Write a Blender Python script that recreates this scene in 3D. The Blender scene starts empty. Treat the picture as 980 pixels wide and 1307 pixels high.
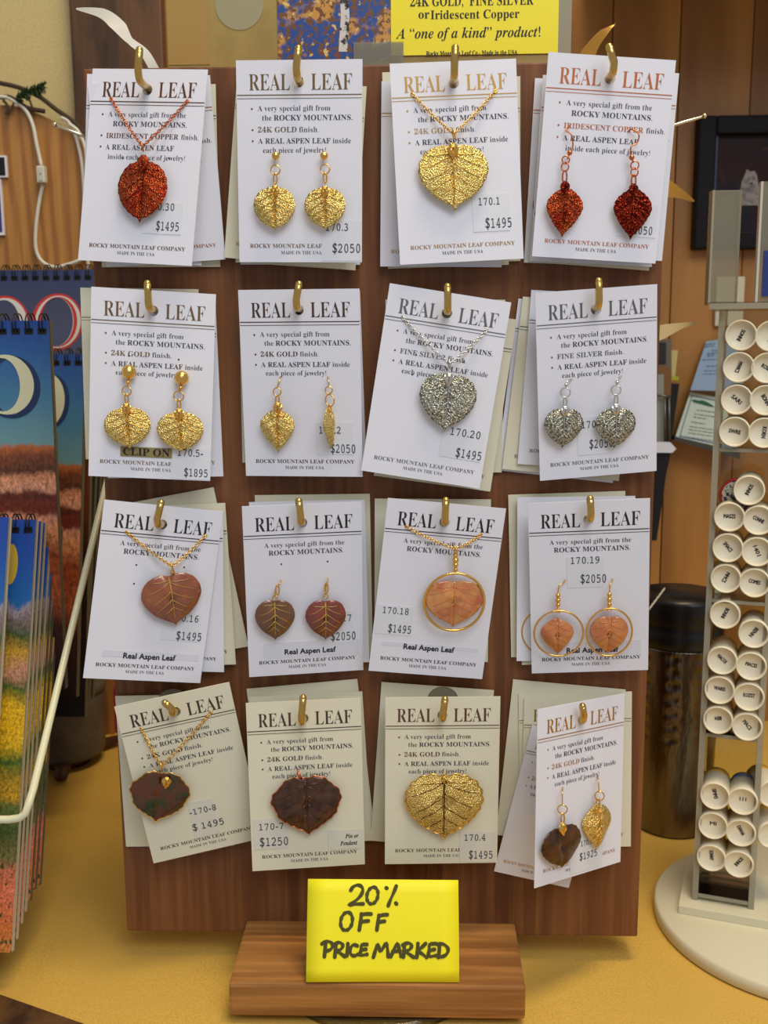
import bpy, bmesh, math, random
from mathutils import Vector, Matrix
random.seed(7)
PI = math.pi
S = bpy.context.scene
COL = S.collection
def lin(c):
    return tuple(((v/255)/12.92 if v/255 <= .04045 else ((v/255+.055)/1.055)**2.4) for v in c[:3]) + (1,)
# ------------------------------------------------------------------ camera
F, CX, CY = 1320.0, 490.0, 653.5
CAM = Vector((0.01699713, -0.45582781, 0.28081992))
R_ = Vector((0.99954057, 0.0297086, -0.00600478))
U_ = Vector((0.00105469, 0.16390431, 0.98647568))
W_ = Vector((-0.03029102, 0.98602879, -0.16379767))
cam = bpy.data.cameras.new('camera'); cam.sensor_fit = 'VERTICAL'; cam.sensor_height = 24
cam.lens = 24*F/1307; cam.clip_start = .01; cam.clip_end = 20
cam.dof.use_dof = True; cam.dof.focus_distance = .44; cam.dof.aperture_fstop = 12
co = bpy.data.objects.new('camera', cam); COL.objects.link(co)
co.matrix_world = Matrix(((R_.x, U_.x, -W_.x, CAM.x), (R_.y, U_.y, -W_.y, CAM.y), (R_.z, U_.z, -W_.z, CAM.z), (0, 0, 0, 1)))
S.camera = co
# ------------------------------------------------------------------ light
S.view_settings.view_transform = 'Standard'; S.view_settings.look = 'None'
S.view_settings.gamma = 1; S.view_settings.exposure = 0.02
wd = bpy.data.worlds.new('room_light'); S.world = wd; wd.use_nodes = True
bgn = wd.node_tree.nodes['Background']; bgn.inputs[0].default_value = (.80, .78, .80, 1); bgn.inputs[1].default_value = .46
def area(name, loc, target, sx, sy, power, color):
    l = bpy.data.lights.new(name, 'AREA'); l.shape = 'RECTANGLE'; l.size = sx; l.size_y = sy; l.energy = power; l.color = color
    o = bpy.data.objects.new(name, l); COL.objects.link(o); o.location = loc
    o.rotation_euler = (Vector(target)-Vector(loc)).to_track_quat('-Z', 'Y').to_euler()
    return o
area('window_daylight', (.38, -1.0, 1.2), (0, 0, .22), .9, .7, 10.5, (.88, .92, 1.0))
area('ceiling_lamp', (.22, -.20, 1.45), (0.0, .12, 0), .5, .22, 9.5, (1.0, .80, .50))

# ------------------------------------------------------------------ unprojection
def ray(px, py): return W_ + R_*((px-CX)/F) - U_*((py-CY)/F)
def at(px, py, y):
    d = ray(px, py); return CAM + d*((y-CAM.y)/d.y)
def atz(px, py, z):
    d = ray(px, py); return CAM + d*((z-CAM.z)/d.z)
def atp(px, py, P0, n):
    d = ray(px, py); return CAM + d*((P0-CAM).dot(n)/d.dot(n))
def mpp(P): return (P-CAM).dot(W_)/F
# ------------------------------------------------------------------ object helpers
def tag(o, label=None, cat=None, group=None, kind=None):
    if label: o['label'] = label
    if cat: o['category'] = cat
    if group: o['group'] = group
    if kind: o['kind'] = kind
    return o
def empty(name, loc=(0, 0, 0), label=None, cat=None, group=None):
    o = bpy.data.objects.new(name, None); COL.objects.link(o); o.location = loc; o.empty_display_size = .01
    return tag(o, label, cat, group)
def link(name, me, m=None, parent=None, M=None):
    """M = matrix in the parent's frame"""
    o = bpy.data.objects.new(name, me); COL.objects.link(o)
    if m is not None and not me.materials: me.materials.append(m)
    if parent: o.parent = parent
    if M is not None: o.matrix_local = M
    return o
def mesh(name, bm, smooth=False):
    me = bpy.data.meshes.new(name); bmesh.ops.recalc_face_normals(bm, faces=bm.faces)
    bm.to_mesh(me); bm.free()
    if smooth:
        for p in me.polygons: p.use_smooth = True
    return me
def obj(name, bm, m, parent=None, M=None, smooth=False): return link(name, mesh(name, bm, smooth), m, parent, M)
def wobj(name, bm, m, parent, smooth=False):
    """bmesh in world coordinates under a parent that has only a location"""
    if parent:
        L = parent.matrix_basis.inverted()
        bmesh.ops.transform(bm, matrix=L, verts=bm.verts)
    return obj(name, bm, m, parent, None, smooth)
def box(bm, x0, x1, y0, y1, z0, z1, bev=0, M=None):
    vs = bmesh.ops.create_cube(bm, size=1)['verts']
    for v in vs: v.co = Vector(((x0+x1)/2+v.co.x*(x1-x0), (y0+y1)/2+v.co.y*(y1-y0), (z0+z1)/2+v.co.z*(z1-z0)))
    if M is not None:
        for v in vs: v.co = M @ v.co
    if bev:
        es = list({e for v in vs for e in v.link_edges})
        bmesh.ops.bevel(bm, geom=es, offset=bev, segments=2, affect='EDGES', profile=.6)
def tube(bm, pts, r, n=8, closed=False, flat=1.0, caps=True):
    pts = [Vector(p) for p in pts]; rings = []; prev = None; N = len(pts)
    for i, p in enumerate(pts):
        a = pts[(i-1) % N] if (closed or i) else p; b = pts[(i+1) % N] if (closed or i < N-1) else p
        t = (b-a).normalized()
        if prev is None:
            up = Vector((0, 0, 1)) if abs(t.z) < .9 else Vector((1, 0, 0)); x = t.cross(up).normalized()
        else: x = (prev - t*prev.dot(t)).normalized()
        prev = x; y = t.cross(x); rr = r[i] if isinstance(r, (list, tuple)) else r
        rings.append([bm.verts.new(p + x*rr*math.cos(2*PI*k/n) + y*rr*flat*math.sin(2*PI*k/n)) for k in range(n)])
    for i in range(N if closed else N-1):
        A, B = rings[i], rings[(i+1) % N]
        for k in range(n): bm.faces.new((A[k], A[(k+1) % n], B[(k+1) % n], B[k]))
    if caps and not closed:
        bm.faces.new(rings[0][::-1]); bm.faces.new(rings[-1])
def lathe(bm, prof, n=32, M=None, cap=True):
    rings = []
    for r, z in prof:
        rings.append([bm.verts.new((M or Matrix()) @ Vector((r*math.cos(2*PI*k/n), r*math.sin(2*PI*k/n), z))) for k in range(n)])
    for A, B in zip(rings, rings[1:]):
        for k in range(n): bm.faces.new((A[k], A[(k+1) % n], B[(k+1) % n], B[k]))
    if cap:
        bm.faces.new(rings[0][::-1]); bm.faces.new(rings[-1])
def torus(bm, c, nrm, R, r, n=20, m=7, sx=1, sz=1):
    nrm = Vector(nrm).normalized(); up = Vector((0, 0, 1)) if abs(nrm.z) < .9 else Vector((0, 1, 0))
    x = up.cross(nrm).normalized(); z = nrm.cross(x)
    tube(bm, [Vector(c)+x*R*sx*math.cos(2*PI*k/n)+z*R*sz*math.sin(2*PI*k/n) for k in range(n)], r, m, closed=True)
def ball(bm, c, r, seg=12, sc=(1, 1, 1)):
    vs = bmesh.ops.create_uvsphere(bm, u_segments=seg, v_segments=max(6, seg//2+1), radius=r)['verts']
    for v in vs: v.co = Vector((v.co.x*sc[0], v.co.y*sc[1], v.co.z*sc[2]))+Vector(c)
def prism(bm, pts, vec, holes=()):
    """flat outline (3D points) with holes, extruded by vec"""
    es = []; 
    for loop in [pts]+list(holes):
        vs = [bm.verts.new(p) for p in loop]
        es += [bm.edges.new((vs[i], vs[(i+1) % len(vs)])) for i in range(len(vs))]
    g = bmesh.ops.triangle_fill(bm, use_beauty=True, use_dissolve=False, edges=es)
    fs = [f for f in g['geom'] if isinstance(f, bmesh.types.BMFace)]
    if vec is not None:
        e = bmesh.ops.extrude_face_region(bm, geom=fs)
        bmesh.ops.translate(bm, vec=vec, verts=[v for v in e['geom'] if isinstance(v, bmesh.types.BMVert)])
def spline(pts, n=8):
    pts = [Vector(p) for p in pts]; P = [pts[0]]+pts+[pts[-1]]; out = []
    for i in range(1, len(P)-2):
        for k in range(n):
            t = k/n; a, b, c, d = P[i-1], P[i], P[i+1], P[i+2]
            out.append(.5*((2*b)+(c-a)*t+(2*a-5*b+4*c-d)*t*t+(3*b-a-3*c+d)*t**3))
    return out+[pts[-1]]
# ------------------------------------------------------------------ materials
def mat(name, col, rough=.5, metal=0, coat=0, spec=.5, trans=0, ior=1.45, bump=None, var=None, aniso=None, alpha=1, sheen=0):
    """bump=(kind, scale, strength, dist)  var=(kind, scale(3), col2, lo, hi)"""
    m = bpy.data.materials.new(name); m.use_nodes = True; nt = m.node_tree; N = nt.nodes; L = nt.links
    b = N['Principled BSDF']; c = lin(col)
    b.inputs['Base Color'].default_value = c; b.inputs['Roughness'].default_value = rough; b.inputs['Metallic'].default_value = metal
    b.inputs['Coat Weight'].default_value = coat; b.inputs['Coat Roughness'].default_value = .06
    b.inputs['Specular IOR Level'].default_value = spec
    b.inputs['Transmission Weight'].default_value = trans; b.inputs['IOR'].default_value = ior; b.inputs['Alpha'].default_value = alpha
    tc = N.new('ShaderNodeTexCoord')
    def tex(kind, sc):
        mp = N.new('ShaderNodeMapping'); L.new(tc.outputs['Object'], mp.inputs[0])
        mp.inputs['Scale'].default_value = sc if isinstance(sc, tuple) else (sc, sc, sc)
        if kind == 'voronoi':
            t = N.new('ShaderNodeTexVoronoi'); t.feature = 'DISTANCE_TO_EDGE'; o = t.outputs['Distance']
        elif kind == 'cells':
            t = N.new('ShaderNodeTexVoronoi'); o = t.outputs['Distance']
        elif kind == 'wave':
            t = N.new('ShaderNodeTexWave'); t.inputs['Distortion'].default_value = 6; t.inputs['Detail'].default_value = 3; o = t.outputs['Fac']
        else:
            t = N.new('ShaderNodeTexNoise'); t.inputs['Detail'].default_value = 5; o = t.outputs['Fac']
        t.inputs['Scale'].default_value = 1; L.new(mp.outputs[0], t.inputs['Vector']); return o
    if var:
        last = None
        for kind, sc, col2, lo, hi in (var if isinstance(var, list) else [var]):
            o = tex(kind, sc); mr = N.new('ShaderNodeMapRange'); L.new(o, mr.inputs['Value'])
            mr.inputs['From Min'].default_value = lo; mr.inputs['From Max'].default_value = hi
            mx = N.new('ShaderNodeMix'); mx.data_type = 'RGBA'
            L.new(mr.outputs[0], mx.inputs['Factor'])
            if last is None: mx.inputs['A'].default_value = c
            else: L.new(last, mx.inputs['A'])
            mx.inputs['B'].default_value = lin(col2); last = mx.outputs['Result']
        L.new(last, b.inputs['Base Color'])
    if bump:
        kind, sc, st, di = bump; o = tex(kind, sc); bp = N.new('ShaderNodeBump')
        bp.inputs['Strength'].default_value = st; bp.inputs['Distance'].default_value = di
        L.new(o, bp.inputs['Height']); L.new(bp.outputs[0], b.inputs['Normal'])
    return m
def acrylic(name, tint, gl=.12, op=0.0, opc=(200, 200, 190)):
    m = bpy.data.materials.new(name); m.use_nodes = True; nt = m.node_tree; N = nt.nodes; L = nt.links
    for n in list(N):
        if n.type != 'OUTPUT_MATERIAL': N.remove(n)
    out = N['Material Output']; tr = N.new('ShaderNodeBsdfTransparent'); tr.inputs[0].default_value = lin(tint)
    g = N.new('ShaderNodeBsdfGlossy'); g.inputs['Roughness'].default_value = .08
    fr = N.new('ShaderNodeFresnel'); fr.inputs[0].default_value = 1.45
    mx = N.new('ShaderNodeMixShader'); L.new(fr.outputs[0], mx.inputs[0]); L.new(tr.outputs[0], mx.inputs[1]); L.new(g.outputs[0], mx.inputs[2])
    last = mx.outputs[0]
    if op:
        d = N.new('ShaderNodeBsdfDiffuse'); d.inputs[0].default_value = lin(opc)
        m2 = N.new('ShaderNodeMixShader'); m2.inputs[0].default_value = op; L.new(last, m2.inputs[1]); L.new(d.outputs[0], m2.inputs[2]); last = m2.outputs[0]
    L.new(last, out.inputs[0]); return m
def landscape(name, stops, amp=.03, sc=9, speck=None, aspect=1.0, rough=.45, tex=None):
    """printed picture: colour bands up the sheet (Generated z), broken by noise"""
    m = bpy.data.materials.new(name); m.use_nodes = True; nt = m.node_tree; N = nt.nodes; L = nt.links
    b = N['Principled BSDF']; b.inputs['Roughness'].default_value = rough
    tc = N.new('ShaderNodeTexCoord'); sp = N.new('ShaderNodeSeparateXYZ'); L.new(tc.outputs['Generated'], sp.inputs[0])
    mp = N.new('ShaderNodeMapping'); mp.inputs['Scale'].default_value = (sc*aspect, 1, sc); L.new(tc.outputs['Generated'], mp.inputs[0])
    no = N.new('ShaderNodeTexNoise'); no.inputs['Scale'].default_value = 1; no.inputs['Detail'].default_value = 6; no.inputs['Roughness'].default_value = .74
    L.new(mp.outputs[0], no.inputs['Vector'])
    ma = N.new('ShaderNodeMath'); ma.operation = 'MULTIPLY_ADD'; ma.inputs[1].default_value = amp*2
    L.new(no.outputs['Fac'], ma.inputs[0]); L.new(sp.outputs['Z'], ma.inputs[2])
    sb = N.new('ShaderNodeMath'); sb.operation = 'SUBTRACT'; sb.inputs[1].default_value = amp; L.new(ma.outputs[0], sb.inputs[0])
    cr = N.new('ShaderNodeValToRGB'); cr.color_ramp.interpolation = 'LINEAR'; L.new(sb.outputs[0], cr.inputs[0])
    el = cr.color_ramp.elements
    el[0].position = stops[0][0]; el[0].color = lin(stops[0][1]); el[1].position = stops[-1][0]; el[1].color = lin(stops[-1][1])
    for p, c in stops[1:-1]:
        e = el.new(p); e.color = lin(c)
    last = cr.outputs[0]
    if speck:
        s2, col2, lo, hi, z0, z1 = speck
        n2 = N.new('ShaderNodeTexNoise'); n2.inputs['Scale'].default_value = s2; n2.inputs['Detail'].default_value = 4; L.new(mp.outputs[0], n2.inputs['Vector'])
        mr = N.new('ShaderNodeMapRange'); mr.inputs['From Min'].default_value = lo; mr.inputs['From Max'].default_value = hi; L.new(n2.outputs['Fac'], mr.inputs['Value'])
        c1 = N.new('ShaderNodeMapRange'); c1.inputs['From Min'].default_value = z1; c1.inputs['From Max'].default_value = z0; L.new(sb.outputs[0], c1.inputs['Value'])
        mm = N.new('ShaderNodeMath'); mm.operation = 'MULTIPLY'; L.new(mr.outputs[0], mm.inputs[0]); L.new(c1.outputs[0], mm.inputs[1])
        mx = N.new('ShaderNodeMix'); mx.data_type = 'RGBA'; L.new(mm.outputs[0], mx.inputs['Factor']); L.new(last, mx.inputs['A']); mx.inputs['B'].default_value = lin(col2); last = mx.outputs['Result']
    if tex:
        z0, z1 = tex; n3 = N.new('ShaderNodeTexNoise'); n3.inputs['Scale'].default_value = 9; n3.inputs['Detail'].default_value = 5; n3.inputs['Roughness'].default_value = .8; L.new(mp.outputs[0], n3.inputs['Vector'])
        r3 = N.new('ShaderNodeMapRange'); r3.inputs['From Min'].default_value = .36; r3.inputs['From Max'].default_value = .62; r3.inputs['To Min'].default_value = .35; r3.inputs['To Max'].default_value = 1.45; L.new(n3.outputs['Fac'], r3.inputs['Value'])
        c3 = N.new('ShaderNodeMapRange'); c3.inputs['From Min'].default_value = z1; c3.inputs['From Max'].default_value = z0; L.new(sp.outputs['Z'], c3.inputs['Value'])
        mx = N.new('ShaderNodeMix'); mx.data_type = 'RGBA'; mx.blend_type = 'MULTIPLY'; L.new(c3.outputs[0], mx.inputs['Factor']); L.new(last, mx.inputs['A']); L.new(r3.outputs[0], mx.inputs['B']); last = mx.outputs['Result']
    L.new(last, b.inputs['Base Color']); return m

M_board = mat('board_wood', (122, 76, 44), .45, coat=.08, spec=.3, var=[('noise', (55, 55, 5), (90, 52, 28), .35, .7), ('noise', (260, 260, 9), (144, 94, 54), .45, .8)], bump=('noise', (600, 600, 20), .25, .0004))
M_block = mat('block_wood', (170, 122, 66), .42, coat=.1, var=[('noise', (6, 60, 90), (130, 80, 38), .35, .7), ('noise', (12, 300, 300), (196, 136, 74), .45, .8)], bump=('noise', (25, 600, 600), .2, .0004))
M_brass = mat('brass', (206, 172, 100), .24, 1, bump=('noise', 300, .05, .0005))
M_card = mat('card_stock', (226, 226, 232), .62, spec=.3)
M_card2 = mat('card_cream', (222, 217, 190), .66, spec=.3)
M_stick = mat('sticker_paper', (220, 222, 226), .5)
M_stickc = mat('sticker_cream', (214, 211, 194), .5)
M_ink = mat('ink_black', (52, 52, 62), .6)
M_inkd = mat('ink_dark', (34, 32, 36), .6)
M_stamp = mat('stamp_ink', (62, 66, 74), .7)
M_fbrown = mat('foil_brown', (112, 74, 54), .34, .55)
M_fgold = mat('foil_gold', (176, 138, 70), .28, .7)
M_fgoldb = mat('foil_dull_gold', (128, 104, 72), .36, .6)
M_fcop = mat('foil_copper', (196, 116, 72), .3, .6)
M_fsil = mat('foil_silver', (118, 118, 122), .3, .6)
M_fdark = mat('foil_dark', (78, 56, 44), .5, .2)
M_gold = mat('gold_lace', (246, 222, 140), .34, .9, var=[('cells', 1900, (184, 148, 66), .35, .8)], bump=('cells', 1700, .8, .0005))
M_goldp = mat('gold_plain', (238, 190, 100), .18, 1, bump=('noise', 900, .35, .0004))
M_copl = mat('copper_lace', (190, 90, 46), .3, .9, var=[('cells', 1300, (120, 34, 14), .2, .8), ('noise', 140, (150, 40, 24), .5, .65)], bump=('cells', 1700, .9, .0005))
M_copd = mat('copper_dark_lace', (150, 50, 30), .3, 1, var=('cells', 1300, (70, 14, 12), .2, .8), bump=('cells', 1200, .9, .0008))
M_copp = mat('copper_plain', (214, 122, 76), .2, 1)
M_sil = mat('silver_lace', (200, 198, 180), .3, .9, var=('cells', 1300, (100, 100, 84), .3, .75), bump=('cells', 1600, .8, .0005))
M_silp = mat('silver_plain', (216, 214, 206), .16, 1)
M_nat = mat('leaf_russet', (146, 80, 46), .35, coat=1, var=[('noise', 120, (118, 56, 34), .4, .7), ('noise', 260, (168, 96, 56), .55, .8)])
M_natg = mat('leaf_olive_brown', (112, 66, 34), .35, coat=1, var=[('noise', 130, (88, 66, 26), .4, .7), ('noise', 300, (136, 60, 40), .55, .8)])
M_natr = mat('leaf_red_brown', (128, 52, 36), .35, coat=1, var=('noise', 160, (98, 44, 28), .4, .7))
M_nato = mat('leaf_orange', (206, 140, 74), .35, coat=1, var=[('noise', 150, (190, 96, 62), .42, .66), ('noise', 500, (222, 160, 92), .5, .8)])
M_natp = mat('leaf_pink_orange', (190, 110, 58), .3, coat=1, var=('noise', 180, (208, 138, 76), .4, .7))
M_nvein = mat('leaf_vein_yellow', (178, 140, 62), .4, coat=.6)
M_nveino = mat('leaf_vein_orange', (200, 124, 70), .4, coat=.6)
M_dark = mat('leaf_dark_iridescent', (112, 66, 46), .25, .75, coat=.5, var=[('noise', 110, (58, 74, 38), .48, .6), ('noise', 240, (120, 66, 52), .55, .75)], bump=('noise', 300, .5, .0008))
M_dark2 = mat('leaf_dark_plum', (92, 60, 42), .3, .55, coat=.4, var=('noise', 260, (58, 36, 24), .4, .7), bump=('noise', 500, .5, .0006))
M_resin = acrylic('resin_film', (250, 246, 240))
M_counter = mat('counter_laminate', (216, 176, 84), .34, var=[('noise', 900, (202, 162, 74), .45, .6), ('noise', 20, (208, 168, 80), .4, .7)], spec=.4)
M_trimw = mat('dark_trim_wood', (98, 66, 34), .55, var=('noise', (60, 40, 9), (52, 32, 16), .4, .65), bump=('noise', (200, 200, 30), .5, .001))
M_beige = mat('beige_wall_paint', (196, 178, 124), .8, var=('noise', 600, (186, 168, 114), .4, .6), bump=('noise', 900, .2, .0004))
M_pine = [mat('knotty_pine', c, .45, coat=.12, var=[('noise', (30, 30, 4), (c[0]*.72, c[1]*.66, c[2]*.55), .42, .72), ('cells', (16, 16, 7), (70, 38, 14), .14, .04)], bump=('noise', (400, 400, 20), .15, .0005)) for c in ((180, 124, 54), (170, 116, 50), (186, 130, 58))]
M_groove = mat('plank_gap', (96, 60, 26), .8)
M_oak = mat('oak_veneer', (172, 120, 58), .5, var=[('wave', (34, 34, 7), (146, 96, 42), .3, .9), ('noise', (250, 250, 8), (186, 134, 70), .5, .8)], bump=('noise', (500, 500, 20), .15, .0004))
M_black = mat('black_plastic', (16, 16, 18), .35)
M_frame = mat('frame_black', (20, 15, 14), .5, spec=.2)
M_cord = mat('cord_white', (208, 204, 186), .45)
M_wire = mat('rack_enamel', (222, 218, 178), .3, coat=.4)
M_steel = mat('brushed_steel', (128, 118, 104), .28, 1, var=('noise', (60, 60, 12), (84, 72, 56), .4, .65), bump=('noise', (90, 90, 30), .35, .004))
M_capw = mat('cap_ivory', (236, 226, 196), .38, spec=.5)
M_base = mat('turntable_white', (214, 208, 178), .4)
M_clear = acrylic('clear_acrylic', (240, 240, 232))
M_aedge = acrylic('acrylic_cut_edge', (190, 184, 160), op=.6, opc=(190, 184, 158))
M_tape = acrylic('clear_tape', (236, 236, 224), op=.25, opc=(200, 196, 176))

def mb(s, style):
    """serif glyphs: the maths alphabets of the built-in fallback font"""
    U, l, d = {'b': (0x1D400, 0x1D41A, 0x1D7CE), 'n': (0x1D400, 0x1D41A, 0x1D7CE), 'r': (0x1D400, 0x1D41A, 0x1D7CE), 'i': (0x1D434, 0x1D44E, None), 'bi': (0x1D468, 0x1D482, 0x1D7CE),
               'm': (0x1D670, 0x1D68A, 0x1D7F6), 's': (None, None, None)}[style]
    if U is None: return s
    o = ''
    for c in s:
        if 'A' <= c <= 'Z': o += chr(U+ord(c)-65)
        elif c == 'h' and l == 0x1D44E: o += '\u210e'
        elif 'a' <= c <= 'z': o += chr(l+ord(c)-97)
        elif c.isdigit() and d: o += chr(d+ord(c)-48)
        else: o += c
    return o
_tc = {}
def glyphs(s, style):
    """(verts2d, faces, width, capheight) of a string at size 1"""
    k = (s, style)
    if k in _tc: return _tc[k]
    c = bpy.data.curves.new('t', 'FONT'); c.body = mb(s, style); c.size = 1; c.resolution_u = 2
    if style in ('r', 'n'): c.offset = -.0085
    o = bpy.data.objects.new('t', c); COL.objects.link(o)
    dg = bpy.context.evaluated_depsgraph_get(); dg.update()
    me = bpy.data.meshes.new_from_object(o.evaluated_get(dg))
    vs = [(v.co.x, v.co.y) for v in me.vertices]; fs = [tuple(p.vertices) for p in me.polygons]
    bpy.data.objects.remove(o); bpy.data.curves.remove(c); bpy.data.meshes.remove(me)
    x0 = min(v[0] for v in vs); x1 = max(v[0] for v in vs)
    _tc[k] = ([(x-x0, y) for x, y in vs], fs, x1-x0); return _tc[k]
CAPH = {'b': .69, 'n': .69, 'r': .69, 'i': .69, 'bi': .69, 'm': .62, 's': .72}
def text_to(bm, s, style, x0, x1, yb, cap, M=None, sx=None, slant=0, bold=0):
    """string laid from x0 to x1 on baseline yb with capital height cap; local plane x,z; M places it"""
    vs, fs, w = glyphs(s, style); k = cap/CAPH[style]; kx = (x1-x0)/w if x1 is not None else k
    M = M or Matrix()
    offs = [(0, 0)] if not bold else [(-bold, 0), (bold, 0), (0, bold), (0, -bold)]
    for ox, oz in offs:
        bv = [bm.verts.new(M @ Vector((x0+x*kx+y*k*slant+ox, -(ox*.004+oz*.002), yb+y*k+oz))) for x, y in vs]
        for f in fs:
            try: bm.faces.new([bv[i] for i in f])
            except ValueError: pass
def disc(bm, x, z, r, n=10, y=0, M=None):
    M = M or Matrix()
    bm.faces.new([bm.verts.new(M @ Vector((x+r*math.cos(2*PI*k/n), y, z+r*math.sin(2*PI*k/n)))) for k in range(n)])
def rect(bm, x0, x1, z0, z1, y=0):
    bm.faces.new([bm.verts.new((a, y, b)) for a, b in ((x0, z0), (x1, z0), (x1, z1), (x0, z1))])
def flatmesh(name, bm):
    me = bpy.data.meshes.new(name); bm.to_mesh(me); bm.free(); return me
# ------------------------------------------------------------------ card meshes
HW, HH, TH = .0257, .0397, .0004
mm = .001
def cx_(x): return (x-25.7)*mm
def cz_(y): return (39.7-y)*mm
def card_plate():
    bm = bmesh.new(); n = 28
    hole = [Vector((cx_(25.5)+.0022*math.cos(2*PI*k/n), 0, cz_(8.4)+.0022*math.sin(2*PI*k/n))) for k in range(n)]
    prism(bm, [Vector(p) for p in ((-HW, 0, -HH), (HW, 0, -HH), (HW, 0, HH), (-HW, 0, HH))], Vector((0, TH, 0)), [hole])
    return mesh('card_plate', bm)
def new_text(items, black):
    bm = bmesh.new()
    for it in items:
        if it[0] == 'bul': disc(bm, cx_(it[1]), cz_(it[2]), .00042, y=-.00008)
        elif it[0] == 'rule': rect(bm, -HW+.0002, HW-.0002, cz_(it[1]+it[2]), cz_(it[1]), y=-.00008)
        else:
            s, st, x0, x1, yb, cap = it
            text_to(bm, s, st, cx_(x0), cx_(x1), cz_(yb), cap*mm, M=Matrix.Translation((0, -.00008, 0)))
    return flatmesh('lettering', bm)
HEAD = [('REAL', 'n', 5.2, 22.0, 11.6, 6.4), ('LEAF', 'n', 30.6, 47.2, 11.6, 6.4), ('rule', 13.2, .42), ('rule', 14.6, .26)]
FOOT = [('ROCKY MOUNTAIN LEAF COMPANY', 'b', 4.6, 48.0, 73.6, 1.6)]
MADE = [('MADE IN THE USA', 'r', 17.6, 34.6, 76.2, 1.35)]
def style_meshes(kind):
    if kind in ('gold', 'silver'):
        fin = '24K GOLD' if kind == 'gold' else 'FINE SILVER'; fx = 25.6 if kind == 'gold' else 29.0
        foil = HEAD+FOOT+[('bul', 6.2, 18.7), ('bul', 6.4, 26.9), ('bul', 6.4, 31.2), (fin, 'b', 8.6, fx-1, 27.8, 2.1)]
        blk = MADE+[('A very special gift from', 'r', 8.6, 38.4, 19.5, 2.1), ('the', 'r', 10.4, 14.3, 23.2, 2.1), ('ROCKY MOUNTAINS.', 'b', 15.2, 47.4, 23.2, 2.1),
                    ('finish.', 'r', fx, fx+8, 27.8, 2.1), ('A', 'r', 8.6, 10.6, 32.2, 2.1), ('REAL ASPEN LEAF', 'b', 11.6, 38.4, 32.2, 2.1), ('inside', 'r', 39.4, 46.8, 32.2, 2.1),
                    ('each piece of jewelry!', 'r', 10.6, 36.6, 35.8, 2.1)]
    elif kind == 'copper':
        foil = HEAD+FOOT+[('bul', 6.2, 18.7), ('bul', 6.4, 27.4), ('bul', 6.4, 32.0), ('IRIDESCENT COPPER', 'b', 8.6, 41.0, 28.4, 2.1)]
        blk = MADE+[('A very special gift from the', 'r', 8.8, 43.6, 19.6, 2.1), ('ROCKY MOUNTAINS.', 'b', 11.2, 44.2, 23.5, 2.1), ('finish.', 'r', 42.2, 49.8, 28.4, 2.1),
                    ('A', 'r', 8.6, 10.6, 33.1, 2.1), ('REAL ASPEN LEAF', 'b', 11.6, 39.4, 33.1, 2.1), ('inside each piece of jewelry!', 'r', 10.0, 44.6, 37.0, 2.1)]
    else:
        foil = HEAD+FOOT
        blk = MADE+[('A very special gift from the', 'r', 8.8, 43.6, 19.0, 2.1), ('ROCKY MOUNTAINS.', 'b', 10.6, 43.2, 22.6, 2.2)]
    return new_text(foil, False), new_text(blk, True)
PLATE = {}
STY = {k: style_meshes(k) for k in ('gold', 'silver', 'copper', 'plain')}
FOILS = {'brown': M_fbrown, 'gold': M_fgold, 'dull': M_fgoldb, 'copper': M_fcop, 'silver': M_fsil, 'dark': M_fdark, 'black': M_inkd}
_fm = {}
def foil_mesh(kind, foil):
    k = (kind, foil)
    if k not in _fm:
        me = STY[kind][0].copy(); me.materials.append(FOILS[foil]); _fm[k] = me
    return _fm[k]
for k in STY: STY[k][1].materials.append(M_ink)
def plate(m):
    if m.name not in PLATE:
        me = card_plate(); me.materials.append(m); PLATE[m.name] = me
    return PLATE[m.name]
def pose(x, y, z, roll, yaw, tilt):
    return Matrix.Translation((x, y, z)) @ Matrix.Rotation(math.radians(yaw), 4, 'Z') @ Matrix.Rotation(math.radians(tilt), 4, 'X') @ Matrix.Rotation(math.radians(roll), 4, 'Y')
def make_card(M, kind, foil, paper, label, group=None):
    o = link('jewelry_card', plate(paper)); o.matrix_world = M; tag(o, label, 'display card', group)
    if kind == 'blank': return o
    a = link('foil_lettering', foil_mesh(kind, foil), None, o); b = link('black_lettering', STY[kind][1], None, o)
    return o
# ==================================================================  SETTING
GZ = -.0135
YW = .32
# counter: front edge runs slantwise below the left of the frame
bm = bmesh.new()
e0, e1 = atz(0, 1272, GZ), atz(100, 1307, GZ); d = (e1-e0).normalized(); pL = e0-d*.5; pR = e1+d*1.0
prism(bm, [Vector((pL.x, pL.y, GZ)), Vector((pR.x, pR.y, GZ)), Vector((1.0, YW+.02, GZ)), Vector((-1.0, YW+.02, GZ))], Vector((0, 0, -.03)))
tag(obj('counter_top', bm, M_counter), 'yellow laminate shop counter carrying the wooden jewelry stand', 'counter')
cnt = bpy.data.objects['counter_top']; 
bm = bmesh.new(); nrm = Vector((d.y, -d.x, 0)); 
q0, q1 = pL-nrm*.0001, pR-nrm*.0001
prism(bm, [q0+Vector((0, 0, .001)), q0+nrm*.02+Vector((0, 0, .0005)), q0+nrm*.02+Vector((0, 0, -.035)), q0+Vector((0, 0, -.035))], q1-q0)
obj('counter_edge_trim', bm, M_trimw, cnt)
cnt['kind'] = 'structure'; del cnt['category']; del cnt['label']

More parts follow.
